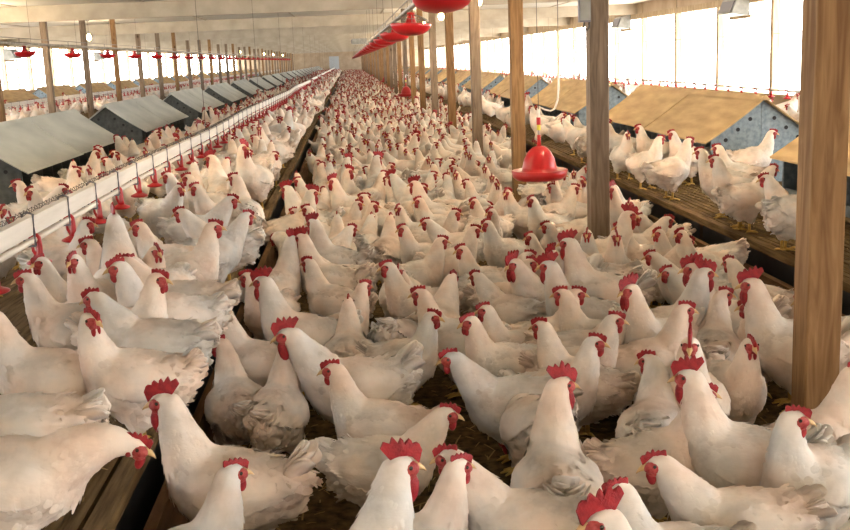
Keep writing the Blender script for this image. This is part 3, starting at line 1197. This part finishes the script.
    for s in (-1, 1):
        nu_, nv_ = 18, 12
        outer = []
        for i in range(nu_ + 1):
            u = i / nu_
            xx = .093 - .26 * u
            zc = .228 + .030 * u
            hh = .060 * (math.sin(PI * min(.97, .12 + .80 * u)) ** .65)
            for j in range(nv_ + 1):
                v = j / nv_
                # flight feathers lengthen toward the top rear
                zz = zc + hh * (1 - 2 * v)
                x2 = xx + (.05 * v * u if u > .3 else 0)
                x3, z3 = rot_about((x2, zz), ta, C0)
                hit = bvh.ray_cast(Vector((x3, s * .4, z3)), Vector((0, -s, 0)))
                yy = abs(hit[0].y) if hit[0] is not None else .035 * (1 - u)
                edge = min(1, u * 5, v * 4)
                step = ((v * 5.0 + u * 1.2) % 1.0)
                off = -.005 + (.012 + .007 * u) * edge + .004 * step * min(1, u * 2) * edge
                outer.append([x3, s * (yy + off), z3])
        # smooth the lateral profile so it does not crease where the body falls away
        O = np.array(outer).reshape(nu_ + 1, nv_ + 1, 3)
        for _ in range(2):
            Y = O[:, :, 1].copy()
            Y[1:-1, :] = .5 * O[1:-1, :, 1] + .25 * (O[:-2, :, 1] + O[2:, :, 1])
            Y[:, :2] = O[:, :2, 1]
            O[:, :, 1] = np.where(np.abs(Y) > np.abs(O[:, :, 1]), Y, O[:, :, 1])
        # ragged trailing edge
        for j in range(nv_ + 1):
            O[-1, j, 0] += -.012 * (j % 2) + r.uniform(-.006, .004)
        for i in range(5, nu_ + 1):
            O[i, -1, 2] += .006 * (i % 2) - r.uniform(0, .005)
        flat = [tuple(p) for p in O.reshape(-1, 3)]
        inn = [(p[0], p[1] - s * .007, p[2]) for p in flat]
        N = len(flat)
        fs2 = []
        st = nv_ + 1
        for i in range(nu_):
            for j in range(nv_):
                a = i * st + j
                q = (a, a + st, a + st + 1, a + 1)
                fs2.append(q if s < 0 else q[::-1])
                q2 = tuple(k + N for k in q)
                fs2.append(q2[::-1] if s < 0 else q2)
        border = [i * st for i in range(nu_ + 1)] + [nu_ * st + j for j in range(1, nv_ + 1)] + [i * st + nv_ for i in range(nu_ - 1, -1, -1)] + [j for j in range(nv_ - 1, 0, -1)]
        for k in range(len(border)):
            a, b = border[k], border[(k + 1) % len(border)]
            fs2.append((a, b, b + N, a + N))
        wings.append(MB().add(flat + inn, fs2).mesh('wing', M_FEATHER, True))

    # tail: fan of short scruffy feathers
    tl = MB()
    bx, bz = rot_about((-.140, .272), ta, C0)
    nf = 15
    for k in range(nf):
        q = (k / (nf - 1)) * 2 - 1
        base = Vector((bx + .02 + r.uniform(-.008, .012), q * .030, bz - abs(q) * .024))
        el = math.radians(tailp + 12 * (1 - abs(q)) + r.uniform(-4, 4) + (12 if rooster else 0))
        az = q * math.radians(13) + r.uniform(-.05, .05)
        d = Vector((-math.cos(el) * math.cos(az), math.cos(el) * math.sin(az), math.sin(el)))
        L = r.uniform(.095, .118) * (1.2 if rooster else 1)
        sd = Vector((0, 0, 1)).cross(d)
        sd.normalize()
        # inverted V tent: outer feathers roll outward
        nn = sd.cross(d)
        side = (sd * math.cos(q * .9) + nn * math.sin(q * .9)).normalized()
        up = side.cross(d)
        w = r.uniform(.024, .03)
        st = [(0, .5), (.3, .85), (.6, 1.0), (.85, 1.0), (.96, .75), (1.0, .4)]
        vv, ff = [], []
        for t, ww in st:
            droop = -.022 * t * t
            c = base + d * (L * t) + Vector((0, 0, droop))
            jag = r.uniform(-.003, .003)
            vv += [c + side * (w * ww + jag) - up * .002, c + up * .0025, c - side * (w * ww + jag) - up * .002, c - up * .0025]
        for i in range(len(st) - 1):
            a = i * 4
            for z in range(4):
                z2 = (z + 1) % 4
                ff.append((a + z, a + z2, a + 4 + z2, a + 4 + z))
        ff += [(3, 2, 1, 0), tuple(range(len(vv) - 4, len(vv)))]
        tl.add(vv, ff)
    tail = tl.mesh('tail', M_FEATHER, True)

    mb = MB(); comb_mesh(mb, H, ax, rooster); comb = mb.mesh('comb', M_COMB, False)
    mb = MB(); wattle_mesh(mb, H, ax, rooster); watt = mb.mesh('wattles', M_COMB, True)
    mb = MB(); face_mesh(mb, H, ax); face = mb.mesh('face', M_FACE, True)
    mb = MB(); beak_mesh(mb, H, ax); beak = mb.mesh('beak', M_BEAK, True)
    eyes = []
    for s in (-1, 1):
        mb = MB(); mb.ell(H + ax[0] * .014 + ax[2] * .005 + ax[1] * (s * .0236), ax, (.0045, .003, .0045), 8, 6)
        eyes.append(mb.mesh('eye', M_EYE, True))
    legs = []
    for s in (-1, 1):
        mb = MB(); leg_mesh(mb, s); legs.append(mb.mesh('leg', M_LEG, True))
    parts = [('plumage', plum), ('wing', wings[0]), ('wing', wings[1]), ('tail', tail), ('comb', comb), ('wattles', watt), ('face', face), ('beak', beak),
             ('eye', eyes[0]), ('eye', eyes[1]), ('leg', legs[0]), ('leg', legs[1])]

    # lighter copies for birds farther away
    def low(size, dec, comb_lod, leg_n):
        b = voxel(raw, size, 3, dec)
        m = MB()
        m.add([v.co for v in b.vertices], [tuple(p.vertices) for p in b.polygons], 0)
        bpy.data.meshes.remove(b)
        # tail paddle
        w0 = .02
        el = math.radians(tailp + 8 + (15 if rooster else 0))
        d = Vector((-math.cos(el), 0, math.sin(el)))
        o = Vector((bx, 0, bz))
        L = .12 * (1.25 if rooster else 1)
        up = Vector((math.sin(el), 0, math.cos(el)))
        m.add([o + up * .02, o - Vector((0, .03, .015)), o + Vector((0, .03, -.015)), o + d * L + up * .008, o + d * L * .9 - Vector((0, .05, .02)), o + d * L * .9 + Vector((0, .05, -.02)), o + d * L * .8 - up * .03],
              [(0, 3, 4, 1), (0, 2, 5, 3), (1, 4, 6), (2, 6, 5), (3, 5, 6, 4)], 0)
        comb_mesh(m, H, ax, rooster, 1, comb_lod)
        wattle_mesh(m, H, ax, rooster, 1, 5, 3)
        for s in (-1, 1):
            m.ell(H + ax[0] * .015 + ax[1] * (s * .0085), ax, (.0215, .0158, .0195), 6, 4, 2)
        beak_mesh(m, H, ax, 3, 4)
        if leg_n:
            for s in (-1, 1):
                m.tube([(.0, s * .052, .125), (-.010, s * .055, .012)], [.012, .009], 4, 3)
                m.add([(-.03, s * .055, .006), (.05, s * .055, .004), (.04, s * .055 + .028, .004), (.04, s * .055 - .028, .004), (0, s * .055, .02)], [(0, 3, 4), (3, 1, 4), (1, 2, 4), (2, 0, 4)], 3)
        return m
    m1 = low(.014, .55, 0, 4)
    m2 = low(.024, .30, 1, 0)
    m3 = low(.034, .22, 1, 0) if not rooster else None
    me1 = m1.mesh('rooster' if rooster else 'hen', [M_FEATHER, M_COMB, M_FACE, M_LEG], True)
    return dict(body=body, parts=parts, lod1=me1, lod2=m2, lod3=m3, H=H, rooster=rooster)


VAR = {}
seed = 0
for pose, turns in (('t', (-135, -70, 0, 70, 135)), ('m', (-70, 0, 70)), ('l', (0, 35)), ('p', (0,))):
    for tn in turns:
        seed += 1
        VAR[('h', pose, tn)] = make_variant(pose, tn, False, seed)
for pose, turns in (('t', (-70, 0, 70)), ('m', (0,))):
    for tn in turns:
        seed += 1
        VAR[('r', pose, tn)] = make_variant(pose, tn, True, seed)


def pick(kind, pose, turn):
    c = [k for k in VAR if k[0] == kind and k[1] == pose] or [k for k in VAR if k[0] == kind]
    return min(c, key=lambda k: abs(k[2] - turn))


# pixel of the head, body heading (0 away, 90 right, 180 to camera, 270 left), head heading, kind, pose, stands on (f litter, L left slats, R right slats), own label
B = [
 (133,447, 92, 92,'h','l','L','large white hen stretching its head low over the left slat edge'),
 (222,474, 60, 80,'h','t','f','hen neck rising from the bottom edge in front of the left rooster'),
 (165,402,275,270,'r','t','f','big combed rooster facing left beside the left slat edge, front row'),
 (408,458, 70, 85,'r','t','f','white bird with tall neck facing right at the bottom middle'),
 (451,476, 62, 85,'h','t','f','hen facing right at the bottom edge, its head overlapping a long comb'),
 (452,454,290,275,'h','m','f','bird with long red comb facing left behind the bottom middle hen'),
 (560,388,  5, 65,'r','t','f','rooster seen from behind, head turned right, bottom centre'),
 (620,492,262,270,'h','t','f','hen facing left at the bottom edge with a bright upright neck'),
 (603,522,255,268,'r','t','f','cropped bird at the bottom edge, orange red comb showing below its neighbour'),
 (659,464,275,270,'h','m','f','long white hen facing left at lower right, tail toward the post'),
 (708,393, 92, 90,'h','t','f','hen facing right at lower right with tail raised at its left'),
 (772,412,240,100,'h','t','f','hen at lower right looking right over its shoulder'),
 (856,380, 80, 85,'h','t','f','plump hen at the right edge in front of the nearest post'),
 (893,505, 85, 85,'h','m','f','hen tail cut by the lower right edge of the picture'),
 (  8,318,265,270,'h','t','L','hen at the left edge with upright neck and large wattles'),
 (-72,372,268,268,'h','m','L','broad hen body with fluffy tail at the left edge'),
 (103,318,262,112,'h','t','L','upright hen on the left slats looking right over its shoulder'),
 (-22,505, 40, 40,'h','l','L','white hen back in the lower left corner'),
 (207,345,345,285,'h','t','f','hen seen from behind just right of the slat edge, head turned left'),
 (270,349, 12, 75,'h','t','f','hen seen from behind, its face turned right toward a red comb'),
 (288,335,262,268,'r','m','f','bird with bright comb facing left, breast toward the bare floor'),
 (334,370,278,275,'h','t','f','hen with raised ragged tail facing left beside the bare litter'),
 (347,302,  5,  5,'h','t','f','hen seen straight from behind with fluffy rump, middle left'),
 (430,352, 25, 20,'h','p','f','hen bending down, fluffy rump raised over bare litter'),
 (457,361,272,268,'h','m','f','hen facing left with smooth back, just behind the bottom middle birds'),
 (446,414,100, 92,'h','m','f','hen facing right with open space behind it, between two groups'),
 (505,432,345,330,'h','p','f','hen with spread scruffy tail feathers at bottom centre'),
 (592,343,115, 95,'h','t','f','full breasted hen facing right, left of the dark floor gap'),
 (690,345,200,195,'r','t','f','rooster facing the camera with upright comb, right of the floor gap'),
 (703,374,290,272,'r','t','f','rooster with broad serrated comb facing left, lower right'),
 (652,362, 20,330,'h','m','f','greyish hen seen from behind beside the dark floor gap'),
 (750,345,178,178,'h','t','f','hen facing straight at the camera left of the nearest post'),
 ( 27,279,262,270,'h','t','L','upright hen facing left below the nearest drip cup'),
 (115,270,250,270,'h','t','L','upright hen facing left with darker neck ring on the left slats'),
 (162,278,110, 95,'h','t','L','tall hen facing right near the slat edge, yellow leg visible'),
 (108,296,280,272,'h','m','L','hen whose ragged tail points to the slat edge'),
 (140,262,275,275,'h','m','L','hen with upturned tail behind the tall slat edge hen'),
 ( 58,262,215,220,'h','t','L',None), (80,257,195,225,'h','t','L',None), (102,243,190,225,'h','t','L',None), (87,224,100,95,'h','t','L',None),
 (103,221,340,345,'r','t','L','rooster drinking at a red cup of the left water line'),
 (114,264,200,200,'h','m','L',None), (143,225,240,268,'h','t','L',None), (198,229,95,95,'h','t','L',None), (168,176,245,268,'h','t','L',None),
 (188,178,250,268,'h','t','L',None), (208,187,240,268,'h','t','L',None), (231,200,95,90,'h','m','L',None), (256,177,350,300,'h','t','L',None),
 (211,158,330,290,'r','t','L',None), (164,250,150,120,'h','m','L',None), (175,215,280,270,'h','m','L',None), (250,215,60,80,'h','m','L',None),
 (218,306,290,275,'r','t','f','rooster with tall spiked comb facing away left at the slat edge'),
 (248,277,205,250,'h','t','f','slim hen with pale face between the two large combed roosters'),
 (265,280,278,272,'r','t','f','rooster with huge dark comb facing left, above the spiked comb rooster'),
 (309,263,300,280,'h','t','f',None), (364,289,60,80,'h','t','f',None), (388,267,250,262,'h','t','f',None), (421,294,282,270,'h','t','f',None),
 (432,317,120,95,'h','t','f',None), (470,322,245,268,'h','t','f',None), (491,308,258,268,'h','t','f',None), (541,328,305,285,'h','t','f',None),
 (518,264,230,262,'r','m','f',None), (530,263,120,95,'h','t','f',None), (549,266,282,270,'r','t','f',None), (560,296,290,280,'h','t','f',None),
 (579,297,105,92,'h','t','f',None), (636,287,245,265,'r','t','f','rooster with rounded comb facing left, above two right facing hens'),
 (627,308,100,92,'h','m','f',None), (621,320,105,92,'h','t','f',None), (677,311,92,90,'h','t','f',None), (681,273,260,265,'h','m','f',None),
 (692,272,275,270,'r','t','f','rooster facing left, one of two crossing combs before the right slats'), (709,276,95,92,'r','t','f','rooster facing right, one of two crossing combs before the right slats'),
 (741,281,280,270,'r','t','f','rooster with dark spiked comb facing left beside the nearest post'), (755,307,200,260,'h','t','f','hen with grey neck facing left beside the nearest post'),
 (713,294,20,60,'h','t','f',None), (805,300,275,275,'h','m','f',None), (478,276,310,300,'h','m','f',None), (445,280,30,30,'h','m','f',None),
 (287,190,285,272,'r','t','f',None), (312,192,80,88,'r','t','f',None), (333,181,240,262,'r','t','f',None), (293,212,200,240,'h','m','f',None), (307,209,190,240,'h','t','f',None),
 (308,222,300,285,'r','t','f',None), (302,238,290,280,'r','t','f',None), (292,240,40,70,'r','t','f',None), (337,217,0,0,'h','t','f',None), (355,204,110,92,'h','t','f',None),
 (363,197,250,268,'h','t','f',None), (373,205,120,95,'h','t','f',None), (356,230,60,80,'h','m','f',None), (403,229,240,262,'h','t','f',None), (415,184,285,272,'r','t','f',None),
 (419,201,245,266,'h','t','f',None), (308,254,270,268,'h','m','f',None), (425,222,265,268,'h','m','f',None), (456,174,200,230,'h','t','f',None), (467,183,215,250,'h','t','f',None),
 (474,202,235,262,'h','t','f',None), (457,214,110,95,'h','t','f',None), (487,224,240,262,'h','t','f',None), (474,230,100,92,'h','t','f',None), (441,241,95,92,'h','t','f',None),
 (462,250,245,265,'h','t','f',None), (507,192,130,100,'h','t','f','tall slim hen standing clear, left below the red bell drinker'), (532,200,235,262,'h','t','f',None), (547,226,200,240,'h','m','f',None), (539,237,240,262,'h','t','f',None),
 (528,256,90,90,'h','m','f',None), (551,256,225,250,'r','m','f',None), (564,243,285,275,'r','t','f',None), (492,177,190,200,'h','t','f',None), (520,222,350,350,'h','p','f',None),
 (574,188,105,92,'h','t','f',None), (600,203,100,92,'h','t','f',None), (604,219,185,190,'h','m','f',None), (614,188,240,265,'h','t','f','tall hen facing left beside the foot of the grey post'), (588,234,200,200,'h','t','f',None),
 (607,235,185,200,'h','t','f',None), (631,217,110,95,'r','t','f',None), (640,218,245,262,'h','m','f',None), (626,229,270,270,'h','t','f',None), (648,233,240,262,'h','t','f',None),
 (667,220,95,90,'h','m','f',None), (677,234,245,265,'h','t','f',None), (652,256,275,270,'h','m','f',None), (575,246,300,285,'h','m','f',None), (690,240,80,85,'h','m','f',None), (718,262,330,330,'h','m','f',None), (766,275,300,300,'h','p','f',None),
 # right slats
 (613,135,180,185,'h','t','R','hen facing the camera on the right slats beside the grey post'), (639,128,255,265,'h','t','R',None), (656,139,150,110,'h','t','R',None),
 (673,142,82,88,'h','t','R','hen facing right on the right slats, body crossing the slat edge'), (674,162,290,272,'h','t','R','hen facing left on the right slats, nearest the straw'),
 (701,152,295,272,'h','t','R',None), (718,148,295,272,'h','t','R',None), (763,168,75,88,'h','m','R',None), (716,181,345,290,'h','m','R','fluffy hen seen from behind on the right slat edge'),
 (794,179,70,85,'h','m','R','hen on the right slats half hidden by the nearest post, facing right'), (812,222,80,85,'h','m','R','hen rump at the left side of the nearest post on the right slats'),
 (751,130,255,268,'h','t','R','upright hen facing left against the blue grey nest gable'), (772,133,110,95,'h','t','R','hen facing right against the blue grey nest gable'),
 (580,122,30,80,'h','t','R','hen on the right slats between the bell drinker and grey post'), (531,110,300,280,'h','m','R',None), (504,106,20,60,'h','m','R',None), (490,96,30,20,'h','m','R',None), (484,88,60,60,'h','m','R',None),
 # behind the left water line
 (18,184,255,268,'h','t','L','hen facing left behind the left water line, left edge'), (31,192,210,240,'h','t','L',None), (4,210,190,200,'h','m','L',None), (76,171,20,70,'h','t','L',None),
 (62,189,95,92,'h','m','L',None), (96,153,110,95,'h','t','L',None), (114,153,240,265,'h','m','L',None), (117,138,300,280,'h','t','L',None), (132,146,200,200,'h','m','L',None),
 (147,141,190,190,'h','t','L',None), (158,135,110,95,'h','t','L',None), (140,112,80,90,'h','t','L',None),
 (178,131,200,200,'h','t','L',None), (196,125,100,95,'h','m','L',None), (225,112,190,200,'h','m','L',None),
]

ZSURF = {'f': 0.0, 'L': ZS, 'R': ZS}
birds = []     # dict(x,y,z,ang,scale,var,pix,kind,pose,facing,label)


def wrap(a):
    return (a + 180) % 360 - 180


def add_bird(x, y, z, head, kind, pose, turn, sc, surf, label=None, face=None):
    k = pick(kind, pose, turn)
    birds.append(dict(x=x, y=y, z=z, head=head, kind=kind, pose=k[1], var=k, sc=sc, surf=surf, label=label, face=(face if face is not None else head + k[2])))


for (hx, hy, bh, fh, kind, pose, surf, lab) in B:
    turn_c = wrap(fh - bh)                  # compass turn (clockwise +)
    k = pick(kind, pose, -turn_c)           # local yaw is counter clockwise
    sc = (1.12 if kind == 'r' else 1.0) * rng.uniform(.96, 1.05)
    H = VAR[k]['H']
    P = at_z(hx, hy, ZSURF[surf] + H.z * sc)
    a = math.radians(90 - bh)
    x = P.x - sc * (H.x * math.cos(a) - H.y * math.sin(a))
    y = P.y - sc * (H.x * math.sin(a) + H.y * math.cos(a))
    birds.append(dict(x=x, y=y, z=ZSURF[surf], head=bh, kind=kind, pose=pose, var=k, sc=sc, surf=surf, label=lab, face=fh, man=True, ox=x, oy=y))


def ellip(b):
    a = math.radians(90 - b['head'])
    c, s = math.cos(a), math.sin(a)
    return [(b['x'] + d * c * b['sc'], b['y'] + d * s * b['sc'], r * b['sc']) for d, r in ((.045, .080), (-.085, .074))]


# settle: push overlapping birds apart a little
CELL = .5


def settle(birds, iters, cap, fixed):
    for it in range(iters):
        grid = {}
        for i, b in enumerate(birds):
            grid.setdefault((int(b['x'] // CELL), int(b['y'] // CELL)), []).append(i)
        mv = [[0, 0] for _ in birds]
        for i, b in enumerate(birds):
            gx, gy = int(b['x'] // CELL), int(b['y'] // CELL)
            for ax_ in (-1, 0, 1):
                for ay_ in (-1, 0, 1):
                    for j in grid.get((gx + ax_, gy + ay_), ()):
                        if j <= i or birds[j]['surf'] != b['surf']:
                            continue
                        for (x1, y1, r1) in ellip(b):
                            for (x2, y2, r2) in ellip(birds[j]):
                                dx, dy = x2 - x1, y2 - y1
                                d = math.hypot(dx, dy) or 1e-4
                                ov = r1 + r2 - d
                                if ov > 0:
                                    q = .22 * ov / d
                                    mv[i][0] -= dx * q; mv[i][1] -= dy * q
                                    mv[j][0] += dx * q; mv[j][1] += dy * q
        for b, (dx, dy) in zip(birds, mv):
            if fixed and b.get('man'):
                continue
            L = math.hypot(dx, dy)
            if L > .03:
                dx, dy = dx * .03 / L, dy * .03 / L
            b['x'] += dx
            b['y'] += dy
            ex, ey = b['x'] - b['ox'], b['y'] - b['oy']
            el = math.hypot(ex, ey)
            if el > cap:
                b['x'], b['y'] = b['ox'] + ex * cap / el, b['oy'] + ey * cap / el
            if b['surf'] == 'f':
                b['x'] = min(2.06, max(-.47, b['x']))
                # keep off the posts
                k = round((b['y'] - POST_Y) / SP)
                px, py = POST_X, POST_Y + k * SP
                d = math.hypot(b['x'] - px, b['y'] - py)
                if d < .2:
                    b['x'] = px + (b['x'] - px) / d * .2
                    b['y'] = py + (b['y'] - py) / d * .2
            elif b['surf'] == 'R':
                b['x'] = max(2.40, b['x'])
                if ((b['y'] - 3.4) % 5.05) < 3.75:
                    b['x'] = min(2.80, b['x'])
            elif b['surf'] == 'L':
                b['x'] = min(-.70, b['x'])
                if ((b['y'] - 8.65) % 5.05) < 3.65:
                    b['x'] = max(-2.52, b['x'])



settle(birds, 8, .07, False)

# the rest of the flock: scattered evenly over litter and decks
occ = {}


def occ_add(x, y):
    occ.setdefault((int(x // .3), int(y // .3)), []).append((x, y))


def free(x, y, d):
    gx, gy = int(x // .3), int(y // .3)
    for a in range(-2, 3):
        for b in range(-2, 3):
            for (u, v) in occ.get((gx + a, gy + b), ()):
                if (u - x) ** 2 + (v - y) ** 2 < d * d:
                    return False
    return True


for b in birds:
    for (x, y, r) in ellip(b):
        occ_add(x, y)
    occ_add(b['x'], b['y'])


def fill(x0, x1, y0, y1, dens, d0, surf, z):
    n = int((x1 - x0) * (y1 - y0) * dens * 3)
    for _ in range(n):
        x, y = rng.uniform(x0, x1), rng.uniform(y0, y1)
        k = round((y - POST_Y) / SP)
        if surf == 'f' and math.hypot(x - POST_X, y - POST_Y - k * SP) < .21:
            continue
        if abs(math.hypot(x - 1.4, y - 7.75)) < .1:
            continue
        if surf == 'L' and abs(x + 1.42) < .17:
            continue
        dd = d0 * (1.0 if y > 7 else 1.12)
        if not free(x, y, dd):
            continue
        kind = 'r' if rng.random() < .10 else 'h'
        pose = 't' if rng.random() < .55 else ('m' if rng.random() < .75 else rng.choice('lp'))
        hd = rng.choice((90, 270, 180, 0, 215, 145, 320, 40, 180, 0)) + rng.uniform(-25, 25)
        sc = (1.12 if kind == 'r' else 1.0) * rng.uniform(.93, 1.05)
        add_bird(x, y, z, hd, kind, pose, rng.choice((-70, 0, 0, 70)), sc, surf)
        occ_add(x, y)


fill(-.45, 2.05, 4.3, 14, 9, .245, 'f', 0)
fill(-.45, 2.05, 14, 112, 10, .225, 'f', 0)
fill(-2.35, -.76, 5.4, 14, 8, .25, 'L', ZS)
fill(-2.35, -.76, 14, 100, 7, .25, 'L', ZS)
fill(2.42, 2.72, 9.5, 90, 5, .30, 'R', ZS)
fill(5.3, 7.4, 10, 14.5, 2.0, .35, 'RR', ZS)
fill(5.3, 7.4, 20, 40, .5, .35, 'RR', ZS)
fill(-9.0, -6.5, 20, 70, 1.6, .35, 'LL', ZS)

for b in birds:
    b.setdefault('ox', b['x'])
    b.setdefault('oy', b['y'])
settle([b for b in birds if b['y'] < 22 and b['surf'] in 'fLR'], 12, .12, True)

for b in birds:
    hv = VAR[b['var']]['H']
    px = project((b['x'], b['y'], b['z'] + .25 * b['sc']))
    b['px'], b['py'], b['w'] = px
    b['vis'] = -60 < px[0] < 910 and -40 < px[1] < 640 and px[2] > .3
    b['size'] = F_PX * .4 * b['sc'] / max(px[2], .1) if b['vis'] else 0

vis = sorted([b for b in birds if b['vis'] and b['surf'] in 'fLR'], key=lambda b: -b['size'])
indiv = vis[:300]
ind_ids = set(id(b) for b in indiv)
rest = [b for b in birds if id(b) not in ind_ids and -260 < b['px'] < 1110 and b['w'] > 3]

# ---- labels
def face_word(a):
    a = a % 360
    return ['facing away', 'facing right', 'facing camera', 'facing left'][int(((a + 45) % 360) // 90)]


ROWS = [(-9, 5.0, 'front rows'), (5.0, 6.37, 'before grey post'), (6.37, 7.9, 'beside bell drinker'), (7.9, 9.47, 'behind bell drinker'),
        (9.47, 12.57, 'beyond second tan post'), (12.57, 400, 'far down the house')]


def zone(b):
    row = next(t for a, c, t in ROWS if a <= b['y'] < c)
    if b['surf'] == 'L':
        side = 'left slats behind water line' if b['x'] < -1.42 else 'left slats before water line'
    elif b['surf'] == 'R':
        side = 'right slats'
    else:
        side = 'litter by left slats' if b['x'] < .3 else ('mid litter' if b['x'] < 1.15 else 'litter by posts')
    return side, row


groups = {}
for b in indiv:
    if b['label']:
        continue
    kw = 'rooster' if b['kind'] == 'r' else 'hen'
    pw = {'t': 'upright', 'm': 'relaxed', 'l': 'stretching', 'p': 'stooping'}[b['pose']]
    s, rw = zone(b)
    groups.setdefault((kw, face_word(b['face']), pw, s, rw), []).append(b)
for (kw, fw, pw, s, rw), L in groups.items():
    L.sort(key=lambda b: b['px'])
    for i, b in enumerate(L):
        base = '%s white %s %s, %s, %s' % (pw, kw, fw, s, rw)
        if len(L) > 1 and b['y'] < 12.57:
            o = 'leftmost' if i == 0 else ('rightmost' if i == len(L) - 1 else '%s from left' % ordinal(i + 1))
            base = ('%s %s' % (o, base)).replace(' from left', ' from left,').replace(' white ', ' ')
        words = base.split()
        if len(words) > 16:
            base = base.replace('half raised', 'bent').replace('the camera', 'camera').replace('behind the water line', 'behind water line').replace('before the water line', 'before water line')
        b['label'] = base

TINTS = [(1, .97, .93), (1, .985, .955), (.97, .93, .88), (.84, .88, .91), (1, .96, .91), (.91, .92, .91), (1, .94, .875), (.90, .86, .81), (1, .99, .97)]
for b in indiv:
    V = VAR[b['var']]
    kw = 'rooster' if b['kind'] == 'r' else 'hen'
    big = b['size'] > 38
    o = link(kw, V['body'] if big else V['lod1'], None, (b['x'], b['y'], b['z']), math.radians(90 - b['head']))
    o.scale = (b['sc'],) * 3
    col = (*rng.choice(TINTS), 1)
    o.color = col
    tag(o, b['label'], 'chicken', 'white chickens of the flock')
    if big:
        for nm, me in V['parts']:
            c = link(nm, me, o)
            c.color = col
            if nm == 'plumage':
                c['kind'] = 'stuff'

# ---- the distant flock, past counting: one object
vv, tt, mm = [], [], []
off = 0
cache = {}
for b in rest:
    lod = 'lod2' if (b['w'] < 34 or b['kind'] == 'r') else 'lod3'
    key = (b['var'], lod)
    if key not in cache:
        m = VAR[b['var']][lod]
        tri, mi = [], []
        for f, q in zip(m.f, m.m):
            for k in range(1, len(f) - 1):
                tri.append((f[0], f[k], f[k + 1]))
                mi.append(q)
        cache[key] = (np.array([tuple(p) for p in m.v], float), np.array(tri, int), np.array(mi, int))
    V_, T_, M_ = cache[key]
    a = math.radians(90 - b['head'])
    c, s = math.cos(a) * b['sc'], math.sin(a) * b['sc']
    W_ = np.stack([V_[:, 0] * c - V_[:, 1] * s + b['x'], V_[:, 0] * s + V_[:, 1] * c + b['y'], V_[:, 2] * b['sc'] + b['z']], 1)
    vv.append(W_); tt.append(T_ + off); mm.append(M_)
    off += len(V_)
V_ = np.concatenate(vv); T_ = np.concatenate(tt); M_ = np.concatenate(mm)
me = bpy.data.meshes.new('distant_flock')
me.vertices.add(len(V_)); me.vertices.foreach_set('co', V_.astype(np.float32).ravel())
me.loops.add(T_.size); me.loops.foreach_set('vertex_index', T_.astype(np.int32).ravel())
me.polygons.add(len(T_)); me.polygons.foreach_set('loop_start', np.arange(0, T_.size, 3, dtype=np.int32))
for m in (M_FEATHER, M_COMB, M_FACE, M_LEG):
    me.materials.append(m)
me.polygons.foreach_set('material_index', M_.astype(np.int32))
me.polygons.foreach_set('use_smooth', np.ones(len(T_), bool))
me.update(calc_edges=True)
me.validate()
fo = link('distant_flock', me)
fo.color = (.99, .965, .93, 1)
tag(fo, 'dense distant flock of white chickens filling the far litter and slats', 'chicken flock', kind='stuff')
print('BIRDS', len(birds), 'individual', len(indiv), 'rest', len(rest), 'flock tris', len(T_), 'min size', indiv[-1]['size'], 'far y', indiv[-1]['y'])
